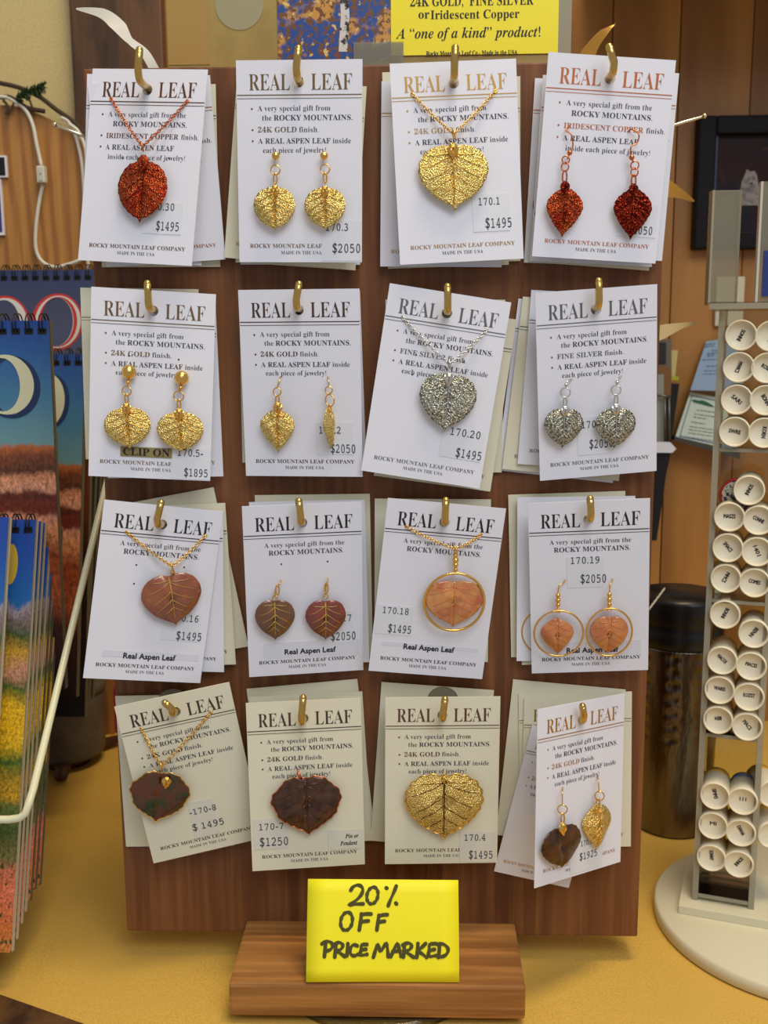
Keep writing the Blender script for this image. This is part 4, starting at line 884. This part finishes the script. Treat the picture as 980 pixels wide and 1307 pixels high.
# far stack
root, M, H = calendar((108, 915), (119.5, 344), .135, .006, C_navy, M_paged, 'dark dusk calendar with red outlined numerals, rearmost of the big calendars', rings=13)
numeral(root, M, 73, 411, 33, 37, M_red, 12); numeral(root, M, 74, 411, 29.5, 34, M_wht, 8, -.0003, shift=-2); numeral(root, M, 74, 411, 25, 32.5, M_red, 3, -.0004, shift=-1.5)
numeral(root, M, 5, 414, 33, 37, M_red, 12); numeral(root, M, 6, 414, 29.5, 34, M_wht, 8, -.0003, shift=-2)
for i, (b_, t_) in enumerate((((107, 905), (128, 470)), ((112, 900), (134, 480)), ((118, 890), (137, 500)))):
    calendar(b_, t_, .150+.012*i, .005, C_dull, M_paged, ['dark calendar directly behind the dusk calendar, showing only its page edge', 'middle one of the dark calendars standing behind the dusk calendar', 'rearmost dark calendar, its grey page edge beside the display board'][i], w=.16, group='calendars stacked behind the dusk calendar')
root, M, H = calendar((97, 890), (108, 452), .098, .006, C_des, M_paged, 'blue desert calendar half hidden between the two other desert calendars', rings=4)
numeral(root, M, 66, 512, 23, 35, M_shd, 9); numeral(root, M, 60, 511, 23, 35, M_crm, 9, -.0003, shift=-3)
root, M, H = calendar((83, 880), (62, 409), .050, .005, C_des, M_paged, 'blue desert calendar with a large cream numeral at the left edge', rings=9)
numeral(root, M, 14, 494, 38, 40, M_shd, 15, -.0002); numeral(root, M, 8, 491, 36, 38, M_crm, 13, -.0003, shift=-5)
# near stack of lake calendars
NG = 'aspen lake calendars in the near rack stack'
stk = [((50, 1130), (78, 674), .010), ((44, 1136), (73, 672), .004), ((38, 1150), (69, 671), -.002), ((31, 1165), (64, 669), -.008), ((26, 1180), (57, 667), -.014), ((20, 1200), (52, 665), -.022)]
C_edge2 = M_page
for i, (b_, t_, y_) in enumerate(stk):
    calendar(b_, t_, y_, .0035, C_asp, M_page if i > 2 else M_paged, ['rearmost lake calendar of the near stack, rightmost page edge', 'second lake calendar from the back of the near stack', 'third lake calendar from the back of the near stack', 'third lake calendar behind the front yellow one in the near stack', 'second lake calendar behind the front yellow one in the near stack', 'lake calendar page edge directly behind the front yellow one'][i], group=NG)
root, M, H = calendar((14, 1216), (46, 663), -.030, .004, C_asp, M_page, 'aspen and lake calendar at the front of the near stack, bright yellow trees', rings=3)
P0 = M.inverted() @ atp(14, 720, M.translation, M.to_3x3() @ Vector((0, 1, 0))); s = mpp(M @ P0); bm = bmesh.new()
prism(bm, [Vector((P0.x+9*s*math.cos(2*PI*k/30), -.0002, P0.z+26*s*math.sin(2*PI*k/30))) for k in range(30)], None); link('numeral_print', flatmesh('n', bm), mat('print_olive_yellow', (190, 160, 50), .5), root)
root, M, H = calendar((-24, 1240), (11, 660), -.046, .0045, C_asp, M_page, 'nearest lake calendar cut off by the left edge of the photo', w=.12)
# wire rack
rack = empty('wire_rack', atz(20, 1245, GZ), 'cream enamelled wire rack holding the calendars', 'rack')
yb_ = -.055; b0 = at(37, 1030, yb_); 
lo, hi = 0, .4
for _ in range(50):
    mid = (lo+hi)/2
    if at(137, 612, mid).x < b0.x: hi = mid
    else: lo = mid
t0 = at(137, 612, lo); dv = (t0-b0)
b1 = at(0, 1046, yb_); bend = [b0+dv*.045, b0+dv*.012+Vector((-.0004, 0, 0)), at(33, 1038, yb_), at(25, 1044, yb_), at(12, 1046, yb_)]
tp_ = t0+dv*.45; X = b1.x-.12
bm = bmesh.new(); tube(bm, [Vector((tp_.x, tp_.y+.004, GZ+.0017)), Vector((tp_.x, tp_.y+.002, tp_.z-.01)), tp_, t0]+bend+[b1, Vector((X, b1.y, b1.z)), Vector((X-.002, b1.y, b1.z-.003)), Vector((X-.002, b1.y, GZ+.0017)), Vector((X-.002, tp_.y, GZ+.0017))], .00165, 12); wobj('front_wire', bm, M_wire, rack, True)
# grey pot on a wooden stand
pc = atz(92, 985, GZ); pcy = .235; pcx = at(82, 930, pcy).x; s = mpp(Vector((pcx, pcy, .03)))
pot = empty('grey_pot', (pcx, pcy, GZ), 'round grey lidded pot on a wooden foot behind the calendars', 'pot')
M_pot = mat('grey_glaze', (98, 92, 84), .5, var=('noise', 60, (80, 74, 66), .4, .7)); rt = 52*s; zt = at(120, 868, pcy).z; zbm = at(110, 968, pcy-.5*rt).z
bm = bmesh.new(); lathe(bm, [(.001, zbm), (rt*.93, zbm), (rt*.97, zbm+.003), (rt, zt-.012), (rt, zt-.006)], 48, Matrix.Translation((pcx, pcy, 0))); wobj('pot_body', bm, M_pot, pot, True)
bm = bmesh.new(); lathe(bm, [(rt*.98, zt-.0062), (rt*1.04, zt-.006), (rt*1.05, zt-.002), (rt*.98, zt), (.001, zt+.003)], 48, Matrix.Translation((pcx, pcy, 0))); wobj('lid', bm, M_pot, pot, True)
f0 = atz(128, 968, GZ+.006); f1 = atz(98, 1006, GZ+.006); M_foot = mat('brown_foot_wood', (84, 46, 24), .5, var=('noise', (40, 40, 10), (60, 30, 16), .4, .7))
for k in range(3):
    a = 2*PI*k/3-PI/2+.25; c = Vector((pcx, pcy, 0)); dv2 = Vector((math.cos(a), math.sin(a), 0)); bm = bmesh.new()
    A = c+dv2*rt*.3; B = c+dv2*rt*1.45
    tube(bm, [Vector((A.x, A.y, (zbm+GZ)/2+.0015)), Vector((B.x, B.y, GZ+.0052))], [.0065, .0042], 8, flat=.7); wobj('foot', bm, M_foot, pot, True)
bm = bmesh.new(); lathe(bm, [(.001, GZ), (rt*.6, GZ), (rt*.6, zbm-.0001), (.001, zbm-.0001)], 24, Matrix.Translation((pcx, pcy, 0))); wobj('foot_hub', bm, M_foot, pot, True)
bm = bmesh.new(); A = at(146, 890, .29); box(bm, A.x-.008, A.x+.03, .288, .294, GZ, A.z+.008, .001); tag(obj('magenta_box', bm, mat('magenta_card', (150, 30, 84), .5)), 'small magenta box half hidden behind the board bottom left', 'box')
bm = bmesh.new(); A = atz(137, 932, GZ); prism(bm, [A+Vector((-.0022, -.001, .0002)), A+Vector((.002, -.0008, .0002)), A+Vector((.001, .001, .0002)), A+Vector((-.001, .0012, .0002))], Vector((0, 0, .0006)))
tag(obj('paper_scrap', bm, M_card), 'tiny white paper scrap on the counter beside the grey pot', 'scrap')
# ==================================================================  RIGHT SIDE
# framed picture
YF = YW-.0002; fr = empty('picture_frame', at(960, 230, YF-.008), 'dark framed picture of a white dog on the pine wall', 'picture')
f0 = at(893, 149, YF-.012); f1 = at(895, 318, YF-.012); zt, zb2 = f0.z+.001, f1.z; xl = f0.x; xr_ = xl+.115; fw = .0125
for nm, (a, b, c, d2) in (('frame_rail', (xl, xl+fw, zb2, zt)), ('frame_rail', (xr_-fw, xr_, zb2, zt)), ('frame_rail', (xl+fw, xr_-fw, zt-fw, zt)), ('frame_rail', (xl+fw, xr_-fw, zb2, zb2+fw))):
    bm = bmesh.new(); box(bm, a, b, YF-.012, YF, c, d2, .0015); wobj(nm, bm, M_frame, fr)
M_pic = mat('picture_print', (46, 24, 20), .5, spec=.2, var=[('noise', 30, (30, 26, 34), .45, .6), ('noise', 120, (84, 44, 34), .6, .75)])
bm = bmesh.new(); box(bm, xl+fw, xr_-fw, YF-.006, YF-.001, zb2+fw, zt-fw); wobj('picture', bm, M_pic, fr)
M_blue = mat('frame_liner', (40, 54, 92), .3, coat=.3)
bm = bmesh.new(); box(bm, xl+fw-.0002, xl+fw+.0022, YF-.0075, YF-.005, zb2+fw, zt-fw); wobj('liner', bm, M_blue, fr)
bm = bmesh.new(); c = at(957, 240, YF-.0065)
pts = [(946, 262), (944, 245), (947, 230), (951, 222), (953, 216), (958, 219), (963, 218), (966, 224), (968, 236), (972, 250), (973, 262)]
prism(bm, [at(x, y, YF-.0062) for x, y in pts], Vector((0, .0003, 0))); wobj('printed_dog', bm, mat('dog_white', (150, 142, 134), .6, var=('noise', 300, (96, 90, 84), .45, .7)), fr)
bm = bmesh.new()
for x, y, r in ((956, 228, .0006), (962, 228, .0006), (959, 234, .0008)): disc(bm, 0, 0, r, M=Matrix.Translation(at(x, y, YF-.0066)))
bmesh.ops.transform(bm, matrix=fr.matrix_basis.inverted(), verts=bm.verts); link('printed_face', flatmesh('f', bm), M_black, fr)
# switch plate
a, b = at(915, 353, YF-.004), at(948, 416, YF-.004)
bm = bmesh.new(); box(bm, a.x, b.x, YF-.004, YF, b.z, a.z, .0008); tag(obj('wall_plate', bm, mat('plate_white', (214, 206, 176), .5)), 'cream rectangular plate on the pine wall under the picture frame', 'plate')
# leaflets pinned on the wall
def sheet(name, quad, y0, y1, th, m, label, cat='leaflet'):
    P = [at(q[0], q[1], y1 if q[1] < sum(t[1] for t in quad)/4 else y0) for q in quad]
    root = empty(name, P[0], label, cat); bm = bmesh.new(); prism(bm, [p for p in P], Vector((0, th, 0))); wobj('paper', bm, m, root); return root, P
M_bl = mat('leaflet_blue', (150, 170, 188), .6); M_gr = mat('leaflet_green_white', (206, 214, 190), .6); M_bt = mat('faint_print', (84, 104, 130), .6); M_green = mat('print_green', (24, 92, 52), .6)
root, P = sheet('leaflet', [(881, 498), (901, 436), (938, 430), (950, 500)], YW-.014, YW-.003, .0008, M_bl, 'pale blue printed leaflet on the wall behind the acrylic tower')
Nn = (P[1]-P[0]).cross(P[3]-P[0]).normalized(); Nn = Nn if Nn.y < 0 else -Nn
def lines_on(root, P0, Nn, rows, m, name='printed_lines'):
    bm = bmesh.new(); rnd = random.Random(3)
    for x0, x1, y, sl, h in rows:
        x = x0
        while x < x1:
            w = rnd.uniform(2, 6); xe = min(x+w, x1); q = [atp(x, y+sl*(x-x0), P0, Nn), atp(xe, y+sl*(xe-x0), P0, Nn), atp(xe, y+h+sl*(xe-x0), P0, Nn), atp(x, y+h+sl*(x-x0), P0, Nn)]
            bm.faces.new([bm.verts.new(p+Nn*.0003) for p in q]); x = xe+1.1
    bmesh.ops.transform(bm, matrix=root.matrix_basis.inverted(), verts=bm.verts); link(name, flatmesh(name, bm), m, root)
lines_on(root, P[0], Nn, [(900, 917, 439, -.1, 1.6), (899, 912, 442, -.1, 1.6), (908, 918, 447, 0, 1.3), (902, 917, 451, -.1, 1.8), (902, 912, 454, -.1, 1.5), (896, 920, 459, -.05, 1.1), (901, 919, 467, 0, 1.2), (898, 919, 473, 0, .9), (897, 919, 477, 0, .9)], M_bt)
root, P = sheet('leaflet', [(861, 560), (881, 500), (924, 509), (940, 574)], YW-.022, YW-.006, .0008, M_gr, 'pale green leaflet with a dark green mountain logo on the wall')
Nn = (P[1]-P[0]).cross(P[3]-P[0]).normalized(); Nn = Nn if Nn.y < 0 else -Nn
lines_on(root, P[0], Nn, [(889, 913, 523, .12, .9), (886, 912, 528, .14, .9), (885, 902, 532, .14, .9), (882, 900, 538, .16, 1), (880, 912, 544, .14, .9), (879, 912, 548, .14, .9), (878, 910, 552, .15, .9), (874, 912, 557, .15, 1)], mat('leaflet_text', (90, 104, 84), .6))
bm = bmesh.new(); 
for q in ([(881, 504), (922, 512.5), (922, 513.6), (881, 505.2)], [(882.5, 505), (883.6, 505), (868, 557), (867, 557)], [(867, 556), (930, 569), (930, 570.4), (867, 557.4)]):
    bm.faces.new([bm.verts.new(atp(x, y, P[0], Nn)+Nn*.0003) for x, y in q])
bmesh.ops.transform(bm, matrix=root.matrix_basis.inverted(), verts=bm.verts); link('printed_border', flatmesh('b', bm), M_bt, root)
bm = bmesh.new(); bm.faces.new([bm.verts.new(atp(x, y, P[0], Nn)+Nn*.0004) for x, y in [(882, 511), (886, 510), (891, 511.5), (896, 511), (902, 513.5), (907, 516), (912, 520), (906, 519), (900, 517.5), (893, 515.5), (886, 514)]])
bmesh.ops.transform(bm, matrix=root.matrix_basis.inverted(), verts=bm.verts); link('mountain_logo', flatmesh('b', bm), M_green, root)
bm = bmesh.new(); q = [at(860, 562, YW-.024), at(861, 557, YW-.024), at(945, 577, YW-.024), at(944, 586, YW-.024)]
prism(bm, q, Vector((0, .0235, 0))); tag(obj('leaflet_ledge', bm, mat('ledge_grey', (70, 66, 56), .5)), 'dark grey ledge under the green mountain leaflet', 'ledge')
# black file holder with papers, hung on the wall
YH = .265; fh = empty('file_holder', at(845, 560, YH+.05), 'black tapered wall file holder stuffed with papers right of the board', 'file holder')
def wquad(nm, q, y, th, m, par): bm = bmesh.new(); prism(bm, [at(a, b, y) for a, b in q], Vector((0, th, 0))); return wobj(nm, bm, m, par)
wquad('back_plate', [(800, 490), (867, 490), (838, 690), (800, 690)], YH+.03, .0248, M_black, fh)
wquad('front_pocket', [(790, 574), (856, 578), (836, 672), (790, 672)], YH, .029, M_black, fh)
def loose(nm, q, y, th, m, label, cat): bm = bmesh.new(); prism(bm, [at(a, b, y) for a, b in q], Vector((0, th, 0))); return tag(obj(nm, bm, m), label, cat)
loose('paper_stack', [(790, 577), (790, 564), (856, 565), (863, 573), (858, 578)], YH-.006, .005, M_card, 'white folded papers lying across the black file holder', 'papers')
loose('paper_sheet', [(790, 565), (790, 478), (847, 478), (847, 565)], YH+.012, .001, mat('grey_sheet', (150, 148, 134), .6), 'grey paper sheet standing in the file holder', 'paper')
loose('paper_sheet', [(790, 500), (790, 466), (851, 466), (857, 474), (856, 505)], YH+.017, .001, mat('brown_sheet', (128, 88, 44), .6), 'brown card standing behind the grey sheet in the file holder', 'paper')
loose('photo_sleeve', [(790, 490), (790, 431), (857, 433), (857, 478), (850, 490)], YH+.021, .001, mat('smoky_sleeve', (112, 104, 82), .4), 'smoky plastic sleeve with a dark photo standing in the file holder', 'sleeve')
loose('photo', [(790, 464), (790, 437), (850, 437), (850, 464)], YH+.020, .0006, mat('dark_photo', (42, 38, 36), .4), 'dark photo inside the smoky sleeve', 'photo')
loose('sticky_note', [(853, 485), (855, 447), (865, 447), (861, 485)], YH+.024, .0008, mat('pale_yellow_note', (206, 190, 120), .6), 'pale yellow paper strip rising from the file holder', 'note')
loose('marker_tab', [(856, 485), (858, 480), (866, 481), (866, 485)], YH+.0225, .001, mat('lime_tab', (176, 180, 44), .5), 'lime yellow tab at the top right of the file holder', 'tab')
bm = bmesh.new()
for x in (848.5, 854): tube(bm, [at(x, 563, YH+.008), at(x, 506, YH+.008)], .0007, 8)
tube(bm, [at(835, 505, YH+.008), at(848, 505, YH+.008), at(854, 506, YH+.008)], .0009, 8)
tag(obj('binder_wires', bm, mat('dull_steel', (130, 124, 110), .4, 1), None, None, True), 'thin silver binder wires in front of the grey sheet in the file holder', 'binder wires')
# thermos
ty = .147; tc_ = at(860, 960, ty); s = mpp(tc_); R0 = 53*s
th = empty('thermos', (tc_.x, ty, GZ), 'steel thermos with dimpled sides and a black lid beside the board', 'thermos')
zl0 = at(865, 832, ty-R0*.9).z; zl1 = at(865, 756, ty).z
bm = bmesh.new(); nth = 72; rings = []
prof = [(.9, 0), (.93, .02), (.93, .25), (.94, .45), (.98, .62), (1.0, .75), (1.0, 1.0)]
def pr(f):
    for (a, fa), (b, fb) in zip(prof, prof[1:]):
        if f <= fb: return a+(b-a)*(f-fa)/max(1e-6, fb-fa)
    return 1
nz = 90
for j in range(nz+1):
    f = j/nz; z = GZ+.0005+(zl0-GZ-.0005)*f; ring = []
    for k in range(nth):
        an = 2*PI*k/nth; r = R0*pr(f)
        if .5 < f < .97:
            q = math.sin(an*9+(int(f*14) % 2)*PI)*math.sin(f*14*PI*1.0); r -= .0011*max(0, q)**2
        ring.append(bm.verts.new((tc_.x+r*math.cos(an), ty+r*math.sin(an), z)))
    rings.append(ring)
for A, B in zip(rings, rings[1:]):
    for k in range(nth): bm.faces.new((A[k], A[(k+1) % nth], B[(k+1) % nth], B[k]))
bm.faces.new(rings[0][::-1]); bm.faces.new(rings[-1]); wobj('steel_body', bm, M_steel, th, True)
h = zl1-zl0; bm = bmesh.new()
lathe(bm, [(.001, zl0), (R0*.96, zl0), (R0*1.02, zl0+.001), (R0*1.02, zl0+h*.30), (R0*.99, zl0+h*.34), (R0*.99, zl0+h*.50), (R0*1.01, zl0+h*.53), (R0*1.0, zl0+h*.9), (R0*.95, zl0+h), (.001, zl0+h*1.02)], 64, Matrix.Translation((tc_.x, ty, 0)))
wobj('lid', bm, M_black, th, True)
bm = bmesh.new(); A = at(824, 783, .1); B = at(848, 751, ty-R0*.95)
n = 26
for ph in (0, PI): tube(bm, [A.lerp(B, i/n)+Vector((math.cos(i*.9+ph)*.0005, math.sin(i*.9+ph)*.0005, math.cos(i*.9+ph)*.0005)) for i in range(n+1)], .0005, 5)
tag(obj('twine', bm, M_rib, None, None, True), 'short twisted white twine between the board and the thermos lid', 'twine')
# turntable base of the acrylic tower
def circ(a, b, c):
    ax, ay, bx, by, cx, cy = a.x, a.y, b.x, b.y, c.x, c.y; d_ = 2*(ax*(by-cy)+bx*(cy-ay)+cx*(ay-by))
    ux = ((ax*ax+ay*ay)*(by-cy)+(bx*bx+by*by)*(cy-ay)+(cx*cx+cy*cy)*(ay-by))/d_
    uy = ((ax*ax+ay*ay)*(cx-bx)+(bx*bx+by*by)*(ax-cx)+(cx*cx+cy*cy)*(bx-ax))/d_
    return ux, uy, math.hypot(ux-ax, uy-ay)
ZT = GZ+.0075
ux, uy, ur = circ(atz(837, 1155, ZT), atz(980, 1258, ZT), atz(890, 1085, ZT))
print('turntable', ux, uy, ur)
tower = empty('acrylic_tower', (ux, uy, GZ), 'clear acrylic display tower on a white round turntable', 'display tower')
bm = bmesh.new(); lathe(bm, [(.001, GZ), (ur-.002, GZ), (ur, GZ+.001), (ur, ZT-.0012), (ur-.0012, ZT), (.001, ZT)], 96, Matrix.Translation((ux, uy, 0))); wobj('turntable', bm, M_base, tower, True)
ZF = ZT+.0045
A0 = atz(883, 1148, ZF); B0 = atz(961, 1180, ZF); A0.z = ZF; th_ = math.radians(-18.5); dr_ = Vector((math.cos(th_), math.sin(th_), 0)); r1 = ray(962, 1160); k1 = (r1.x*(A0.y-CAM.y)-r1.y*(A0.x-CAM.x))/(r1.y*dr_.x-r1.x*dr_.y); B0 = A0+dr_*k1; uF = (B0-A0); WF = uF.length; uF.normalize(); inn = Vector((-uF.y, uF.x, 0)); inn = inn if inn.y > 0 else -inn
Mt = Matrix(((uF.x, inn.x, 0, A0.x), (uF.y, inn.y, 0, A0.y), (0, 0, 1, 0), (0, 0, 0, 1)))   # local: x along face, y inward
nF = -inn
print('tower', A0, B0, WF)
def tz(px, py): return atp(px, py, A0, nF).z
ztop = tz(921, 395)
bm = bmesh.new(); box(bm, -.006, WF+.008, -.008, WF+.008, ZT, ZF, .0004, Mt); wobj('foot_plate', bm, M_base, tower)
for nm, x0, x1 in (('side_panel', 0, .0028), ('side_panel', WF-.0028, WF)):
    bm = bmesh.new(); box(bm, x0, x1, .0012, WF, ZF, ztop, 0, Mt); o = wobj(nm, bm, M_clear, tower)
    bm = bmesh.new(); box(bm, x0, x1, 0, .0012, ZF, ztop, 0, Mt); bmesh.ops.transform(bm, matrix=tower.matrix_basis.inverted(), verts=bm.verts); link('cut_edge', mesh('e', bm), M_aedge, o)
bm = bmesh.new(); box(bm, .0028, WF-.0028, WF-.002, WF, ZF, ztop, 0, Mt); wobj('back_panel', bm, M_clear, tower)
zs = [tz(915, 572), tz(900, 764), tz(893, 935), ZF+.0035]
for z in zs:
    bm = bmesh.new(); box(bm, .0029, WF-.0029, .0012, WF-.002, z-.0016, z, 0, Mt); o = wobj('shelf', bm, M_clear, tower)
    bm = bmesh.new(); box(bm, .0029, WF-.0029, .0002, .0012, z-.0016, z, 0, Mt); bmesh.ops.transform(bm, matrix=tower.matrix_basis.inverted(), verts=bm.verts); link('cut_edge', mesh('e', bm), M_aedge, o)
bm = bmesh.new(); box(bm, -.004, WF+.02, -.006, WF+.006, ztop, ztop+.0026, 0, Mt); o = wobj('top_plate', bm, M_clear, tower)
bm = bmesh.new(); box(bm, -.0042, WF+.02, -.0066, -.006, ztop, ztop+.0026, 0, Mt); bmesh.ops.transform(bm, matrix=tower.matrix_basis.inverted(), verts=bm.verts); link('cut_edge', mesh('e', bm), M_aedge, o)
# bottle tubes
M_tubes = [mat('tube_yellow', (206, 160, 50), .35, coat=.4), mat('tube_amber', (180, 120, 50), .35, coat=.4), mat('tube_blue', (60, 130, 180), .35, coat=.4)]
M_stampt = mat('cap_stamp', (54, 46, 48), .6)
caps = [(945.7, 428, 'SONNI', 115), (984, 429, 'CANNI', 100), (942.6, 468.7, 'MWICS', 110), (979, 469.5, 'ROSEN', 30), (940, 509.8, 'SARI', 40), (977, 510.5, 'BONN', 60), (937.5, 550.7, 'SWRE', 10), (975, 552, 'KORN', 95),
        (956, 625, 'SONNI', 115), (930.9, 658.8, 'MASZS', 0), (968, 663, 'CONNE', 25), (928.8, 698, 'SMACS', 50), (966, 703, '1401', 65), (926.3, 737, 'MMCS', 115), (962.9, 742.5, 'COMES', 10),
        (925.3, 782.7, 'BONNI', 115), (961.8, 807, 'BENN', 125), (921.6, 841, 'MACOS', 40), (958.7, 848.4, 'MACSS', 10), (918.3, 878.7, 'WARIS', 5), (955.9, 887.4, 'KOZST', 0), (916.4, 916.8, 'BEN', 170), (953.6, 925.3, 'MACS', 50),
        (912.5, 1013, 'SIMMS', 75), (948, 1019.8, '111', 0), (910, 1050.8, 'MI', 0), (945.6, 1060, 'DIANA', 60), (907.9, 1091.7, 'SONNY', 85), (942.8, 1099.7, 'SONNI', 125)]
def tube_meshes():
    r = .00715; bm = bmesh.new()
    lathe(bm, [(.0001, 0), (r*.80, 0), (r*.84, .0004), (r*.88, .0030), (r*.93, .0036), (r*.99, .0030), (r, .0016), (r*.985, -.012), (r*.93, -.0124), (r*.93, -.0126)], 32, cap=False)
    R = Matrix.Rotation(PI/2, 4, 'X')      # +z -> -y (out of the face)
    bmesh.ops.transform(bm, matrix=R, verts=bm.verts); cap = mesh('cap', bm, True)
    bm = bmesh.new(); lathe(bm, [(.0001, -.0124), (r*.92, -.0124), (r*.95, -.014), (r*.95, -.018), (.0001, -.0185)], 24); bmesh.ops.transform(bm, matrix=R, verts=bm.verts); return cap, mesh('body', bm, True)
CAPM, BODM = tube_meshes(); CAPM.materials.append(M_capw); bods = []
for m in M_tubes:
    b = BODM.copy(); b.materials.append(m); bods.append(b)
rowname = ['topmost', 'second', 'third', 'fourth']
for i, (px, py, s_, an) in enumerate(caps):
    P = atp(px, py, A0+nF*(-.001), nF); M = Matrix.Translation(P) @ Mt.to_3x3().to_4x4()
    side = 'left' if px < 938+(-.048)*(py-430) + 25 and (i % 2 == 0 or py == 658.8) else 'right'
    lx = (Mt.inverted() @ P).x; side = 'left' if lx < WF/2 else 'right'
    bay = 'top' if py < 600 else 'second' if py < 760 else 'third' if py < 940 else 'bottom'
    same = sorted([q for q in caps if ('top' if q[1] < 600 else 'second' if q[1] < 760 else 'third' if q[1] < 940 else 'bottom') == bay and ((Mt.inverted() @ atp(q[0], q[1], A0, nF)).x < WF/2) == (side == 'left')], key=lambda q: q[1])
    idx = [q[1] for q in same].index(py)
    if i == 8: lab = 'lone white capped tube lying atop the pile on the second shelf bay'
    else: lab = 'white capped tube, %s down the %s column of the %s bay of the tower' % (['first', 'second', 'third', 'fourth', 'fifth'][idx], side, bay)
    t = empty('product_tube', (0, 0, 0), lab, 'tube', 'white capped tubes in the acrylic tower'); t.matrix_basis = M
    link('cap', CAPM, None, t); link('tube_body', bods[2 if i in (24,) else (i % 5 == 1)*1], None, t)
    bm = bmesh.new(); w = .0052 if len(s_) > 3 else .003
    text_to(bm, s_, 's', -w/2, w/2, -.0009, .0019, M=Matrix.Translation((0, -.00012, 0)) @ Matrix.Rotation(math.radians(an), 4, 'Y'), bold=.0001)
    link('cap_stamp', flatmesh('stamp', bm), M_stampt, t)
# right-hand face: two tubes seen past the corner
for px, py, lab in ((983, 1010, 'upper white tube cap at the right edge of the photo beside the tower corner'), (982, 1062, 'lower white tube cap at the right edge of the photo beside the tower corner')):
    P = Mt @ Vector((WF+.0105, .012, 0)); z = atp(px, py, Vector((P.x, P.y, 0)), Vector((0, -1, 0))).z
    q = atp(px, py, Vector((P.x, P.y, 0)), Vector((0, -1, 0)))
    t = empty('product_tube', q, lab, 'tube', 'white capped tubes in the acrylic tower'); link('cap', CAPM, None, t); link('tube_body', bods[0], None, t)
# round tin behind the lone tube
P = atp(940, 632, A0+inn*.006, nF); bm = bmesh.new(); M = Matrix.Translation(P) @ Mt.to_3x3().to_4x4() @ Matrix.Rotation(PI/2, 4, 'X')
tin = empty('round_tin', P, 'round tin with a red rim lying behind the lone tube', 'tin')
lathe(bm, [(.0001, -.004), (.0078, -.004), (.0080, -.0035), (.0080, 0), (.0072, .0004), (.0071, .0001), (.0001, .0001)], 32, M); wobj('tin_rim', bm, mat('tin_red', (170, 40, 34), .4), tin, True)
bm = bmesh.new(); lathe(bm, [(.0001, .0002), (.0068, .0002), (.0068, .0004), (.0001, .0004)], 32, M); wobj('tin_face', bm, mat('tin_face', (196, 190, 160), .5, var=('noise', 500, (40, 44, 70), .5, .55)), tin)
# acrylic sign holder on top of the tower
zp = ztop+.0026
sh = empty('sign_holder', Mt @ Vector((.01, .01, zp)), 'clear acrylic sign holder standing on top of the tower', 'sign holder')
c0 = atp(905, 380, A0+inn*.012, nF); zt1 = at(905, 243, c0.y).z
def hbox(nm, x0, x1, y0, y1, za, zb_, m):
    bm = bmesh.new(); box(bm, x0, x1, y0, y1, za, zb_, 0, None); return wobj(nm, bm, m, sh)
xa, xb = at(906, 380, .05).x, at(946, 380, .05).x; zA = at(906, 243, .05).z; zB = at(975, 232, .045).z
M_frost = acrylic('frosted_acrylic', (220, 216, 200), op=.26, opc=(200, 196, 172))
hbox('left_slab', xa, xb-.002, .05, .054, zp, zA, M_frost); hbox('left_edge', xa-.0012, xa-.0001, .049, .055, zp, zA, M_aedge)
xc, xd = at(966, 380, .045).x, at(1010, 380, .045).x
hbox('front_panel', xc, xd, .044, .0465, zp, zB, M_frost); hbox('bright_edge', xc-.0012, xc-.0001, .0438, .0467, zp, zB, mat('bright_edge', (220, 216, 200), .2, trans=.3))
hbox('floor_plate', xa-.001, xd, .042, .056, zp-.0001, zp+.001, M_clear)
bm = bmesh.new(); a, b = at(975, 320, .0436), at(1005, 378, .0436); box(bm, a.x, b.x, .0432, .0438, b.z, a.z); tag(obj('blue_label', bm, mat('label_blue', (30, 52, 120), .4)), 'dark blue label on the acrylic holder at the right edge', 'label')
bpy.context.view_layer.update()
